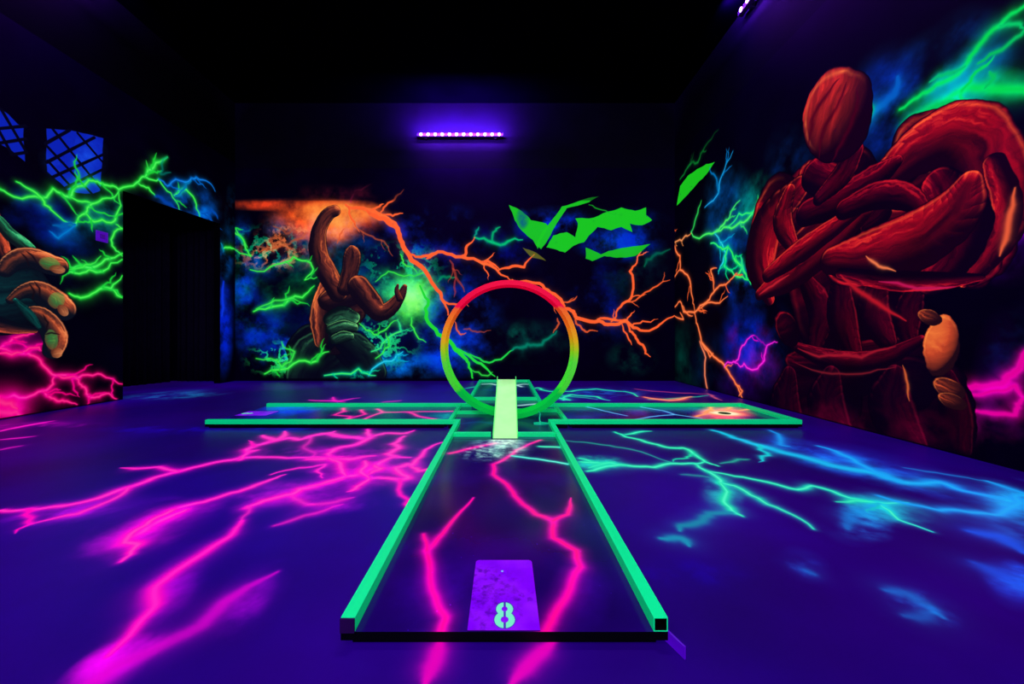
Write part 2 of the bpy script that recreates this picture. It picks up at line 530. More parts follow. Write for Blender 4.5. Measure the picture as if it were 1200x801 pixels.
fb([(287, 595), (307, 587), (342, 579), (350, 573), (367, 570), (383, 566), (400, 561.7)], 0.05)
fb([(340, 581), (352, 588), (366.7, 591)], 0.04, k=0.5)
fb([(281.6, 611), (270, 627), (239, 647), (203, 670), (180, 688), (180, 710), (149, 746), (124, 769)], 0.03, gi=0.8, jag=0.04, core=(255, 40, 190))
fb([(288, 593), (281.6, 611)], 0.025, k=0.5)
fb([(324, 670), (288, 688), (261, 706), (234, 733), (198, 751), (162, 769), (131, 782), (108, 800)], 0.034, jag=0.04, k=0.6, c=(225, 0, 190), core=None, taper=(0.2, 1), gi=0.8)
fb([(320, 616), (356, 604), (400, 591)], 0.03, k=0.5)
fb([(0, 505), (33, 498), (62, 493)], 0.05, k=0.7); fb([(0, 515), (40, 511)], 0.04, k=0.6); fb([(0, 527), (25, 522)], 0.04, k=0.45)
fb([(360, 511.7), (376.7, 508), (386.7, 507.5), (416.7, 512.5), (430, 515)], 0.04)
fb([(430, 503), (433, 511), (426.7, 516), (413, 521.7), (390, 526.7), (383, 531.7), (385, 536.7)], 0.05)
fb([(433, 511.7), (450, 507.5), (475, 507.5), (485, 504)], 0.04)
fb([(473, 511), (460, 520), (466.7, 525), (453, 531.7), (463, 535), (480, 536)], 0.045)
fb([(463, 535), (443, 543), (430, 551.7), (416.7, 556.7), (405, 558), (376.7, 566.7), (360, 570)], 0.05)
fb([(431.7, 560), (453, 560), (468, 561.7), (478, 560), (466.7, 553), (463, 548), (476.7, 544), (481.7, 545), (488, 538), (498, 526.7), (518, 518)], 0.04, gi=0.8)
fb([(481.7, 546.7), (490, 551.7), (500, 549)], 0.035)
fb([(431.7, 560), (423, 566.7), (415, 573), (406.7, 576)], 0.035)
fb([(360, 538), (385, 536.7), (410, 538), (438, 534)], 0.06)
fb([(385, 536.7), (398, 545), (400, 553), (405, 558)], 0.04)
fb([(426.7, 540), (423, 550), (431.7, 560)], 0.045)
fb([(438, 545), (446, 549), (430, 556)], 0.04)
fb([(360, 591.7), (393, 588), (413, 583)], 0.04, k=0.5)
fb([(362, 468.6), (396, 470), (421, 466)], 0.04, k=0.8); fb([(390, 465), (404, 471)], 0.04, k=0.6); fb([(448, 471), (470, 469)], 0.04, k=0.5)
fb([(514, 752), (508, 775), (496, 803)], 0.028, k=0.85, gi=0.9, glow=2.2, jag=0.03, c=(235, 0, 165), core=None)
fb([(646, 752), (622, 775), (597, 803)], 0.026, k=0.85, gi=0.9, glow=2.2, jag=0.03, c=(235, 0, 165), core=None)
# right half: teal, cyan
def tb(pts, wd=0.028, c=TEAL, core=TEALC, **k): fb(pts, wd, c, core, **k)
tb([(720, 506), (733, 511.7), (766, 520), (779, 523.6), (800, 524.7), (813, 532), (826, 541), (841.5, 546)], 0.035)
tb([(733, 509), (763, 505)], 0.035); 
tb([(662, 516), (705, 521), (737.5, 526), (787, 542)], 0.025, k=0.4)
tb([(679, 537), (696, 542), (733, 545), (766, 547.4), (792, 543), (813, 543), (826, 541)], 0.032)
tb([(688, 552), (711, 546), (733, 545)], 0.035); tb([(680, 541), (706, 543)], 0.03); tb([(690, 548), (720, 541)], 0.03, k=.7)
tb([(813, 543), (828.5, 552), (843.7, 566), (860, 569), (888, 583.5), (917, 598), (953, 620)], 0.028, gi=0.8, tc=(0, 170, 150))
tb([(828.5, 552), (861, 558), (900, 565), (934, 573.6), (951, 569), (996, 583.5), (1030, 589), (1053, 609), (1092, 623)], 0.026, gi=0.7, tc=(0, 190, 190))
tb([(1030, 589), (980, 588)], 0.03, k=0.7); tb([(1030, 589), (1064, 589)], 0.03, k=0.7, c=(0, 190, 200))
tb([(1030, 590), (996, 603), (993, 620)], 0.04, k=0.5, c=(0, 140, 220), core=None)
tb([(843.7, 566), (848, 585), (857, 598), (870, 605)], 0.026, gi=0.9)
tb([(857, 600.5), (831, 601.6), (822, 611), (798, 615.7), (796, 622)], 0.03, c=(0, 140, 150), core=None, k=0.9)
tb([(774, 631), (798, 631), (807, 640)], 0.03, c=(0, 160, 170), core=None, k=0.8)
tb([(844, 543), (865, 538), (878, 538)], 0.03, k=0.4); tb([(798, 556), (830, 559)], 0.03, k=0.3)
def cb(pts, wd=0.035, c=CYAN, core=(20, 180, 245), **k): fb(pts, wd, c, core, glow=2.6, **k)
cb([(835, 504), (860, 513), (902, 525), (973, 545), (1030, 555), (1058, 565), (1101, 565), (1129, 575), (1172, 583.5), (1200, 586)], 0.045, c=(0, 200, 200), tc=(0, 110, 240), gi=0.9)
cb([(902, 504), (914, 521), (925, 523)], 0.05, k=0.6); cb([(959, 522.6), (993, 535), (1019, 549.5), (1058, 565)], 0.045, k=0.8)
cb([(1030, 581), (1101, 598), (1150, 601), (1172, 603), (1189, 582), (1200, 580)], 0.04, k=0.8)
cb([(1157, 563.7), (1200, 578)], 0.04, k=0.7); cb([(1060, 548), (1110, 556), (1157, 564)], 0.03, k=0.35)
cb([(1138, 623), (1172, 629), (1200, 648)], 0.06, k=0.7, c=(0, 90, 240), core=None)
cb([(1143, 660), (1172, 674), (1200, 688)], 0.05, k=0.5, c=(0, 90, 240), core=None)
cb([(1038, 692), (1065, 697), (1105, 724)], 0.03, k=0.5, core=None); cb([(1060, 722), (1095, 718)], 0.025, k=0.4, core=None)
cb([(943, 668), (955, 674)], 0.02, k=0.4, core=None)
# beyond the right arm
tb([(613, 457), (630, 454), (645, 458.5), (669, 458.5), (699, 455.5), (732, 458.5), (747, 464.5)], 0.05, k=0.8)
tb([(660, 469), (669, 462), (699, 464.5), (714, 469)], 0.05, k=0.8); tb([(655, 466), (668, 469)], 0.06)
tb([(650, 461), (700, 468)], 0.04, k=0.5); tb([(760, 468), (800, 466), (830, 463)], 0.04, k=0.5)
fb([(755, 465), (783, 469), (810, 464.5)], 0.08, ORANGE, (255, 190, 140), k=0.9); fb([(744, 455.5), (792, 460), (828, 461.5)], 0.035, (220, 60, 90), None, k=0.7)
fb([(829, 461), (836, 465), (846, 469)], 0.03, (220, 90, 100), None, k=0.7)
tb([(545, 455), (575, 451), (600, 452)], 0.05, k=0.6)

floor_mat = painted('floor_paint', fl.image('floor_painting'), (0.0125, 0.0, 0.086), rough=0.42, spec=0.2, nscale=1.2, var=0.35)
black = plain('black_paint', (.0006, .0004, .0016), 0.8, var=0.3, scale=3, spec=.03)
bm = bmesh.new(); add_box(bm, -7.0, XR + 0.12, YF - 0.1, YB + 0.12, -0.12, 0.0)
uv_planar(bm, fl, (0, 1), (0, 0, 1))
o = link('floor', bm, [floor_mat, black]); o['kind'] = 'structure'

# ------------------------------------------------------------------ back wall
bk = Canvas(-6.9, XR, 0.0, 4.3, 160, on_back, 22)
bk.cloud((420, 350), 150, 110, (0, 10, 80), 0.9, 0.9, 0.35)
for p, rx, ry, c, k in (((388, 405), 60, 40, (0, 60, 255), 1.3), ((330, 400), 60, 40, (0, 30, 190), 1.0), ((440, 425), 70, 22, (0, 90, 220), 1.2),
                        ((500, 275), 90, 45, (0, 20, 150), 1.2), ((560, 300), 90, 45, (0, 10, 120), 1.0), ((540, 390), 60, 60, (0, 40, 190), 1.2), ((525, 410), 45, 40, (0, 40, 220), 1.2),
                        ((540, 350), 60, 40, (0, 30, 180), 1.0), ((310, 290), 60, 45, (0, 60, 150), 1.1), ((300, 390), 30, 60, (0, 20, 160), 1.1), ((285, 330), 20, 90, (0, 40, 190), 1.2),
                        ((400, 290), 60, 60, (0, 60, 130), 0.9), ((700, 370), 60, 40, (0, 20, 140), 1.0), ((690, 330), 60, 34, (0, 10, 110), 0.9), ((470, 430), 60, 24, (0, 80, 200), 1.1),
                        ((620, 400), 60, 30, (0, 70, 70), 0.8), ((740, 420), 34, 24, (0, 70, 60), 0.9), ((740, 300), 50, 60, (0, 60, 80), 0.7), ((360, 330), 90, 70, (0, 110, 60), 0.6),
                        ((300, 350), 50, 70, (0, 80, 50), 0.8), ((505, 330), 60, 40, (0, 70, 80), 0.8)):
    bk.cloud(p, rx, ry, c, k, 0.45, 0.40)
for p, rx, ry, c, k in (((310, 290), 60, 30, (0, 130, 90), 1), ((330, 420), 50, 26, (20, 190, 80), 1.1), ((400, 428), 60, 22, (0, 200, 110), 1), ((470, 310), 60, 30, (0, 150, 70), 1),
                        ((450, 400), 50, 40, (20, 200, 90), 1), ((360, 420), 40, 30, (60, 190, 40), 1), ((320, 300), 60, 22, (200, 90, 40), 0.9), ((340, 280), 50, 22, (190, 80, 40), 1)):
    bk.cloud(p, rx, ry, c, k, 0.35, 0.62, ridge=True)
# orange fire at the top left
bk.cloud((380, 256), 80, 30, (255, 70, 20), 1.5, 0.3, 0.2); bk.cloud((400, 250), 60, 18, (255, 90, 30), 1.6, 0.3, 0.05)
bk.cloud((355, 275), 50, 44, (220, 60, 20), 1.1, 0.3, 0.25); bk.cloud((395, 262), 32, 30, (255, 90, 30), 1.4, 0.3, 0.1)
bk.cloud((345, 240), 110, 9, (230, 60, 20), 1.3, 0.4, 0.2); bk.cloud((400, 225), 60, 16, (150, 20, 50), 0.9, 0.3, 0.4)
# green fire
bk.cloud((480, 350), 44, 40, (60, 240, 40), 1.5, 0.3, 0.15); bk.cloud((482, 350), 26, 24, (110, 255, 30), 1.6, 0.3, 0.0); bk.cloud((468, 345), 70, 40, (10, 190, 60), 1.0, 0.3, 0.35)
# a plain heap of painted rocks where the mural has its figure: orange lit above, green lit below
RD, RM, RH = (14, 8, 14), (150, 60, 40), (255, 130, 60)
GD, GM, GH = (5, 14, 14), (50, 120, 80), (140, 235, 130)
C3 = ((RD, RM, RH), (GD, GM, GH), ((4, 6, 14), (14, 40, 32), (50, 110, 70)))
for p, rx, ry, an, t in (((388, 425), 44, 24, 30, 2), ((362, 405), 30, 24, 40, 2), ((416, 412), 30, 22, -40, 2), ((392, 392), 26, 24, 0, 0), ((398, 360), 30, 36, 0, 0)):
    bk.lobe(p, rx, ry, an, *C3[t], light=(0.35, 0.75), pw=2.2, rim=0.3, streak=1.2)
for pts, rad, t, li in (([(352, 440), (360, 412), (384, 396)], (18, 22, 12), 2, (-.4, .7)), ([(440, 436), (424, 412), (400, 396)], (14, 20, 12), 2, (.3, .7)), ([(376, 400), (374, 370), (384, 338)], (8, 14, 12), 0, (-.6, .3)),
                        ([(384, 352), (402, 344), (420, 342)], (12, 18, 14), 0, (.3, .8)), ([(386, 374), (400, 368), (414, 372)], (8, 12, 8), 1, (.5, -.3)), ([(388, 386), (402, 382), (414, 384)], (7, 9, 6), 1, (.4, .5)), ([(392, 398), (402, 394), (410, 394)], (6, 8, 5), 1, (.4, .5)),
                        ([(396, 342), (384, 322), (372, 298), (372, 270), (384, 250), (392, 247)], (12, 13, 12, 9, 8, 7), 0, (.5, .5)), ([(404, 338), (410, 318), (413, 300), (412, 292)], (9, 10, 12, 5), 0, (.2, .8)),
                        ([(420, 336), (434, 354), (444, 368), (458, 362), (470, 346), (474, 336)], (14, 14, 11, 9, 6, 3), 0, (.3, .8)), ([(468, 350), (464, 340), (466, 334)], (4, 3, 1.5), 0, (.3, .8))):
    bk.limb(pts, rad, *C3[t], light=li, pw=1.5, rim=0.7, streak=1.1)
def bo(pts, wd=0.035, c=ORANGE, hard=True, **k):
    k.setdefault('glow', 2.4); k.setdefault('gi', 0.3); k.setdefault('jag', 0.14)
    bk.bolt(pts, wd, c, None, soft=not hard, **k)
# green bolts
def gb(pts, wd=0.022, c=GREEN, core=GREENC, **k):
    k.setdefault('glow', 3.0); k.setdefault('gi', 0.5); k.setdefault('jag', 0.2)
    bk.bolt(pts, wd, c, core, **k)
gb([(293, 316), (324, 309.6), (344, 301), (364, 308), (366, 318), (357, 328), (371, 325)], twigs=3)
gb([(270, 265), (280, 276), (287, 288), (294, 300), (270, 290)], twigs=2); gb([(276, 268), (290, 290)], .016)
gb([(297, 365), (324, 358.6), (354, 348.5), (368, 335)], 0.03, gi=0.8, twigs=3); gb([(300, 362), (330, 352), (352, 354)], 0.03, k=0.7)
gb([(310, 438), (344, 426), (371, 422.7), (385, 412)], 0.035, twigs=4); gb([(300, 420), (330, 430), (345, 412), (330, 400)], 0.03, k=0.7, twigs=2)
gb([(421, 379), (438, 392), (452, 386), (466, 375)], 0.02, twigs=2); gb([(435, 412), (452, 399), (470, 388), (466, 376)], 0.024, (20, 200, 120), twigs=3); gb([(440, 420), (456, 406), (452, 390)], 0.02, twigs=2)
gb([(432, 440), (459, 423), (472, 412)], 0.03, (0, 160, 200), (60, 220, 240), twigs=2); gb([(380, 440), (420, 432), (440, 440)], .03, (0, 200, 140), twigs=2)
gb([(482, 372), (486, 389), (499, 401)], 0.02); gb([(469, 298), (472, 308), (489, 320)], 0.018); gb([(440, 330), (455, 318), (480, 322), (500, 318)], .018, k=.8, twigs=2)
bo([(492, 335), (502, 352), (499, 372), (513, 392), (519, 395), (529, 402), (537, 412), (544, 419), (549, 425), (552, 435), (555, 446)], 0.042, (30, 215, 50))
bo([(535, 408), (552, 419), (567, 429), (580, 441)], 0.03, (30, 215, 60)); bo([(540, 411), (562, 420), (573, 425), (587, 421), (597, 412), (602, 409)], 0.022, (30, 205, 70))
gb([(600, 410), (612, 407), (625, 404), (642, 397), (652, 388)], 0.035, (0, 120, 95), None); bk.cloud((606, 396), 14, 20, (0, 110, 90), 1.0, 0.3, 0.3); gb([(552, 433), (569, 440), (577, 436)], .02, k=.7)
gb([(556, 278), (577, 284), (595, 283), (612, 281)], 0.03, (0, 190, 110), None); gb([(577, 284), (581, 270), (586, 266)], 0.022, (0, 170, 100), None); gb([(556, 276), (561, 266)], .02, (0, 150, 120), None)
gb([(513, 330), (520, 324), (533, 325)], .03, (0, 150, 90), None, k=.7)
# orange bolts
bo([(405, 240), (412, 244), (430, 246), (445, 252), (462, 262), (468, 275), (472, 288), (482, 305), (493, 312), (503, 325), (516, 343), (521, 356), (525, 369)], 0.05, jag=0.10, twigs=3)
bo([(430, 247), (450, 256), (465, 268)], 0.05); bo([(445, 252), (452, 241), (464, 230), (473, 222)], 0.022, k=0.9); bo([(448, 251), (460, 253), (472, 250)], 0.022)
bo([(415, 224), (430, 218), (442, 212)], 0.016, (190, 30, 80), k=0.8); bo([(411, 237), (415, 226)], 0.02, (170, 30, 70), k=.7)
bo([(476, 294), (487, 301), (499, 299.6), (513, 295), (534, 301), (561, 306), (581, 315), (590, 323), (598, 328)], 0.032, twigs=2)
bo([(500, 303), (513, 296)], .03); bo([(561, 306), (572, 306), (586, 316)], .028); bo([(584, 316.5), (600, 312), (614, 313), (626, 298)], 0.028); bo([(534, 301), (545, 299), (547, 288), (556, 278)], 0.028)
bo([(527, 305), (534, 325), (544, 342)], 0.026, (190, 60, 40), k=0.6, twigs=2); bo([(534, 325), (532, 348)], 0.02, (180, 50, 60), k=0.6)
bo([(415, 262), (425, 272), (440, 280), (452, 286), (460, 300)], .02, (200, 80, 40), k=.6, twigs=2); bo([(395, 285), (398, 275), (404, 268)], .02, (220, 80, 40), k=.6)
bo([(304, 295), (331, 288), (345, 281), (358, 278)], 0.026, (190, 80, 40), k=0.7, hard=False, twigs=2); bo([(320, 265), (335, 274), (350, 268)], .024, (170, 70, 40), k=.6, hard=False)
bo([(600, 328), (616, 329), (632, 332), (645, 343), (659, 355), (661, 362), (672, 365), (675, 372), (682, 374), (702, 376), (716, 380), (733, 376), (742, 384), (750, 387), (770, 383), (781, 374), (790, 370)], 0.038, twigs=3)
bo([(700, 374), (715, 374), (733, 374)], .03); bo([(716, 377), (724, 362), (737, 352), (742, 338), (738, 318), (746, 308), (751, 295)], 0.026, twigs=3); bo([(735, 354), (752, 346), (770, 335), (785, 328)], 0.018, k=0.9, twigs=2)
bo([(733, 377), (738, 388), (745, 396), (753, 404), (756, 414), (762, 418)], 0.026); bo([(728, 378), (736, 396), (740, 404)], 0.018)
bo([(670, 366), (675, 379), (681, 384), (688, 389), (700, 388)], 0.022, k=0.8); bo([(653, 373), (655, 379), (648, 390)], 0.02, k=0.7); bo([(659, 354), (670, 352), (676, 347)], .018, k=.8, twigs=1)
bo([(533, 377), (535, 386), (540, 392), (546, 390)], 0.02, k=0.8); bo([(543, 386), (550, 385), (559, 389), (575, 387)], 0.018, (190, 70, 50), k=0.6)
# green torn shapes, upper right: plain jagged shards
bk.cloud((650, 265), 60, 26, (0, 40, 200), 1.3, 0.3, 0.3); bk.cloud((725, 285), 60, 26, (0, 40, 200), 1.3, 0.3, 0.3); bk.cloud((740, 262), 50, 22, (0, 30, 160), 1.0, 0.3, 0.3)
SG = (25, 200, 25)
bk.poly([(596, 240), (612, 248), (622, 258), (640, 262), (643, 266), (634, 281), (630, 292), (624, 281), (612, 271), (603, 258)], SG, 0.95, rough=0.05)
bk.cloud((612, 256), 9, 14, (0, 60, 170), 1.4, 0.3, 0.2, over=True)
bk.poly([(636, 270), (648, 256), (658, 242), (672, 238), (694, 231), (702, 230), (690, 237), (664, 244), (656, 256), (650, 266), (640, 284), (634, 292), (628, 288)], SG, 0.95, rough=0.04)
bk.poly([(640, 290), (648, 276), (664, 272), (674, 278), (677, 262), (674, 256), (690, 256), (712, 248), (728, 243), (744, 247), (757, 243), (757, 252), (764, 258), (752, 264), (738, 262), (741, 272), (728, 266), (716, 270), (700, 266), (690, 276), (684, 284), (672, 288), (662, 296), (650, 292)], SG, 0.98, rough=0.05)
bk.poly([(686, 290), (704, 298), (722, 292), (748, 288), (762, 286), (744, 300), (722, 302), (708, 300), (694, 306), (686, 303)], SG, 0.9, rough=0.05)
bo([(690, 240), (705, 246), (722, 252)], 0.012, (20, 170, 30), k=.8); bk.poly([(612, 290), (628, 296), (640, 306), (624, 302)], (150, 150, 20), .6, rough=.06)
gb([(755, 312), (765, 300), (785, 292)], .03, (0, 110, 80), None, k=.7)
# wall stops being painted towards floor and above the band
bk.a[: int(0.05 * bk.ppm)] *= 0.15
vv = (np.arange(bk.h) / bk.ppm)[:, None, None]
edge = 3.62 + 0.22 * (noise(1, bk.w, 50, bk.rng)[0][None, :, None] - 0.5)
bk.a *= np.clip((edge + 0.42 - vv) / 0.3, 0, 1)
band = np.clip((vv - 3.63) / 0.03, 0, 1) * 0.45
bk.a *= 1 - band
bk.a[:, : int((-5.45 + 6.9) * bk.ppm)] = 0
wall_base = (0.0011, 0.0, 0.0065)
back_mat = painted('back_wall_paint', bk.image('back_wall_painting'), wall_base, 0.7, nscale=2.0, var=0.4, spec=0.08)
black_wall = plain('dark_wall_paint', wall_base, 0.75, var=0.3, scale=2, spec=0.05)
bm = bmesh.new(); add_box(bm, -7.0, XR + 0.12, YB, YB + 0.12, 0, 4.3)
uv_planar(bm, bk, (0, 2), (0, -1, 0))
fs = add_box(bm, -7.0, XR + 0.12, YB, YB + 0.12, 4.3, ZC)
for f in fs: f.material_index = 1
o = link('wall_back', bm, [back_mat, black_wall]); o['kind'] = 'structure'

# ------------------------------------------------------------------ left wall
lf = Canvas(-3.2, YB, 0.0, 4.4, 190, on_left, 33)
for p, rx, ry, c, k in (((60, 270), 90, 50, (0, 10, 90), 1.1), ((30, 240), 60, 30, (0, 20, 110), 1.1), ((100, 260), 60, 40, (0, 70, 120), 0.9), ((122, 250), 30, 40, (0, 90, 110), 1.0),
                        ((222, 238), 40, 34, (0, 70, 170), 1.2), ((240, 252), 24, 14, (0, 60, 170), 1.3), ((262, 380), 14, 70, (0, 30, 190), 1.3), ((264, 300), 12, 40, (0, 80, 180), 1.2), ((272, 250), 10, 40, (0, 60, 130), 1.0),
                        ((20, 400), 60, 30, (60, 0, 60), 0.9), ((12, 478), 44, 16, (190, 0, 90), 0.9), ((90, 300), 40, 60, (0, 20, 60), 0.8)):
    lf.cloud(p, rx, ry, c, k, 0.45, 0.36)
# painted latticed windows
WB = (8, 32, 175)
for poly in ([(0, 127), (9.7, 134), (20, 145), (27.6, 149), (29, 189.5), (14, 177), (0, 169), (-14, 160), (-14, 118)],
             [(54, 150.6), (84, 153), (108.7, 158.7), (121, 162), (120, 180), (119, 196), (118, 214), (117, 223.6), (108.7, 227), (90, 226), (78, 222), (70, 214), (61.7, 207), (55, 201), (54, 176)]):
    lf.poly(poly, WB, 1.0, 1.6, rough=0.03)
lf.cloud((90, 185), 40, 36, (20, 70, 230), 0.7, 0.3, 0.4)
q = lambda x, y: (x * 0.1623, 110 + y * 0.1623)
for a, b_ in (((380, 255), (740, 700)), ((330, 370), (680, 740)), ((345, 485), (520, 680)), ((560, 285), (750, 505)), ((325, 360), (500, 262)), ((335, 495), (680, 315)),
              ((370, 605), (750, 435)), ((450, 690), (740, 545)), ((5, 110), (185, 415)), ((-10, 265), (80, 430)), ((-20, 252), (185, 232)), ((-20, 358), (185, 325)), ((80, 440), (190, 422))):
    lf.bolt([q(*a), q(*b_)], 0.017, (2, 3, 14), None, glow=1.0, gi=0, jag=0, n=1, taper=(1, 1), soft=False)
def lg(pts, wd=0.02, c=GREEN, core=GREENC, **k):
    k.setdefault('glow', 3.2); k.setdefault('gi', 0.6); k.setdefault('jag', 0.16)
    lf.bolt(pts, wd, c, core, **k)
lg([(0, 222), (16, 230.6), (49, 232), (62, 221), (81, 230.6), (88, 219), (104, 211), (114, 212.7), (125, 217), (139, 222), (160, 214), (170, 207), (186, 210), (200, 226), (210, 246)], 0.026, twigs=5)
lg([(-10, 218), (0, 222)]); lg([(19, 213), (35, 222), (49, 232), (52, 240), (62, 248), (88, 263)], 0.022); lg([(88, 263), (100, 250), (107, 239), (125, 232), (139, 224)], 0.024, twigs=2)
lg([(81, 230), (100, 236), (107, 238)], .02); lg([(100, 250), (110, 260), (130, 261), (136, 252), (139, 226)], 0.024, twigs=2); lg([(88, 263), (68, 279), (58, 271)], 0.018, (0, 90, 180), (0, 130, 200))
lg([(88, 263), (78, 262), (62, 264)], .016, (0, 90, 160), None); lg([(136, 263), (143, 268), (130, 281), (136, 294), (143, 300)], 0.02); lg([(143, 297), (123, 304), (97, 312), (81, 313)], 0.026, twigs=3)
lg([(143, 304), (120, 318), (104, 316), (88, 320), (81, 318)], 0.022, twigs=2); lg([(81, 344), (94, 349), (112, 342), (130, 338), (143, 323)], 0.028, twigs=2); lg([(133, 340), (143, 349)], 0.024)
lg([(80, 316), (100, 310), (118, 300)], .02, k=.7)
lg([(170, 207), (180, 196), (196, 184)], 0.03, gi=0.8, twigs=2); lg([(174, 200), (171, 188)], .014, k=.6); lg([(162, 215), (174, 220), (182, 230)], 0.022); lg([(204, 229), (218, 222), (228, 234), (234, 254)], 0.024, twigs=1)
lg([(186, 210), (196, 218), (206, 210), (220, 213), (230, 208), (245, 214), (252, 224)], 0.022, (0, 90, 190), (30, 130, 220), twigs=3); lg([(205, 229), (215, 222), (224, 212)], .02, (0, 110, 170), None)
lg([(196, 184), (188, 204), (200, 202)], .02, (0, 120, 110), None, k=.6); lg([(182, 230), (196, 238), (212, 247)], .03, (0, 60, 160), None); lg([(236, 250), (248, 246), (255, 256)], .03, (0, 70, 170), None, twigs=2)
lg([(262, 291), (268, 290), (275, 292)], .03); lg([(259, 285), (262, 295)], .02, (0, 120, 160), None); lg([(262, 330), (260, 370)], .03, (10, 50, 220), None)
def lp(pts, wd=0.022, **k):
    k.setdefault('glow', 3.2); k.setdefault('gi', 0.65); k.setdefault('jag', 0.15)
    lf.bolt(pts, wd, (235, 0, 115), (255, 60, 140), **k)
lp([(0, 407), (10, 402), (23, 394), (39, 391)], twigs=2); lp([(-10, 409), (0, 408), (26, 414), (39, 417), (52, 430), (65, 440), (91, 443), (114, 438), (128, 443), (143, 450)], 0.026, twigs=4)
lp([(26, 413), (34, 408), (45, 407), (48, 411)]); lp([(0, 414), (26, 413)], .03)
lp([(88, 442), (93, 450), (100, 455), (105, 466), (116, 465), (127, 461), (137, 468)], 0.026, twigs=2); lp([(63, 442), (62, 450), (50, 458), (30, 466), (0, 467), (-20, 466)], 0.024)
lp([(50, 458), (58, 465), (67, 470), (78, 470), (90, 474)], 0.024, twigs=2); lp([(0, 466), (10, 476), (14, 486)], 0.05, gi=0.9); lp([(0, 468), (16, 474), (26, 488)], 0.05, gi=0.9); lp([(-6, 480), (20, 482)], .06, gi=.9, k=.7)
lp([(88, 441), (75, 443), (66, 440)], .02); lp([(-20, 474), (0, 471), (20, 479)], .05, k=.8)
# a huge painted hand reaching in from the left
HD, HM, HH = (8, 14, 22), (165, 62, 38), (255, 150, 90)
lf.lobe((0, 345), 62, 50, 0, (4, 8, 16), (8, 60, 62), (10, 90, 80), light=(-0.2, 0.3), rim=0.1, pw=1.2)
OC = (HD, (190, 78, 42), (255, 150, 88))
lf.limb([(-20, 375), (10, 384), (40, 387)], (14, 9, 4), (6, 10, 18), (120, 45, 35), (240, 100, 60), light=(0, -1), rim=0.9)
lf.limb([(-14, 250), (-6, 270), (4, 300), (20, 312)], (12, 12, 9, 5), (10, 8, 14), (200, 70, 40), (255, 110, 60), light=(0.4, 0.6), rim=0.8)
lf.limb([(-2, 258), (12, 276), (30, 288), (42, 296)], (7, 9, 9, 4), (10, 20, 20), (40, 160, 100), (110, 230, 150), light=(0.2, 0.8), rim=0.3)
lf.limb([(5, 318), (14, 306), (34, 300), (58, 310), (68, 312)], (8, 12, 14, 14, 12), *OC, light=(0.1, 0.95), rim=0.9, pw=1.6)
lf.limb([(12, 352), (28, 340), (46, 340), (62, 352), (74, 362)], (5, 9, 14, 17, 15), *OC, light=(0.35, 0.85), rim=0.8, pw=1.6)
lf.limb([(30, 366), (46, 368), (60, 382), (66, 398), (62, 410)], (6, 12, 15, 14, 12), *OC, light=(0.7, 0.5), rim=0.8, pw=1.6)
lf.limb([(18, 352), (34, 368), (46, 384)], (3, 7, 3), (4, 20, 24), (10, 110, 100), (40, 190, 150), rim=.2)
for p, rx, ry, an, pc, prx, pry in (((64, 311), 16, 13, -8, (58, 309), 13, 8), ((71, 359), 13, 14, -50, (66, 352), 10, 10), ((64, 408), 12, 15, 10, (60, 398), 8, 12)):
    lf.lobe(pc, prx, pry, an, (150, 80, 40), (60, 190, 80), (160, 250, 80), light=(0.1, 0.2), rim=0.0, pw=0.9, outline=False, k=0.55, streak=.6)
    lf.lobe((p[0] + rx * .2, p[1] + ry * .35), rx * .62, ry * .42, an, (110, 50, 26), (215, 120, 70), (255, 190, 120), light=(0.4, -0.2), rim=0.5, pw=1.0, outline=False, k=0.75, streak=.6)
for pts in ([(24, 296), (30, 302), (34, 312)], [(30, 294), (38, 300), (44, 310)], [(40, 330), (46, 338), (46, 350)], [(34, 332), (40, 342), (38, 352)], [(50, 368), (56, 378), (54, 388)], [(52, 392), (60, 390), (70, 392)]):
    lf.bolt(pts, .010, (20, 10, 12), None, glow=1.4, gi=0, taper=(.2, .2), jag=.05)
lf.a[: int(0.02 * lf.ppm)] *= 0.2
vv = (np.arange(lf.h) / lf.ppm)[:, None, None]
lf.a *= np.clip((4.35 - vv) / 0.2, 0, 1)
left_mat = painted('left_wall_paint', lf.image('left_wall_painting'), wall_base, 0.7, nscale=2.0, var=0.4, spec=0.08)
YD0, YD1, ZD0, ZD1 = 5.365, 7.2, 2.98, 3.06        # opening in the left wall
bm = bmesh.new()
add_box(bm, XL - 0.12, XL, YF, YD0, 0, 4.4)
add_box(bm, XL - 0.12, XL, YD1, YB, 0, 4.4)
prism(bm, [(YD0, ZD0), (YD1, ZD1), (YD1, 4.4), (YD0, 4.4)], 'x', XL - 0.12, XL)
uv_planar(bm, lf, (1, 2), (1, 0, 0))
fs = add_box(bm, XL - 0.12, XL, YF, YB, 4.4, ZC)
for f in fs: f.material_index = 1
o = link('wall_left', bm, [left_mat, black]); o['kind'] = 'structure'
box('wall_recess', -7.0, -6.88, 4.9, YB, 0, ZC, black)['kind'] = 'structure'
box('wall_recess_side', -7.0, XL - 0.12, 4.9, 5.0, 0, ZC, black)['kind'] = 'structure'

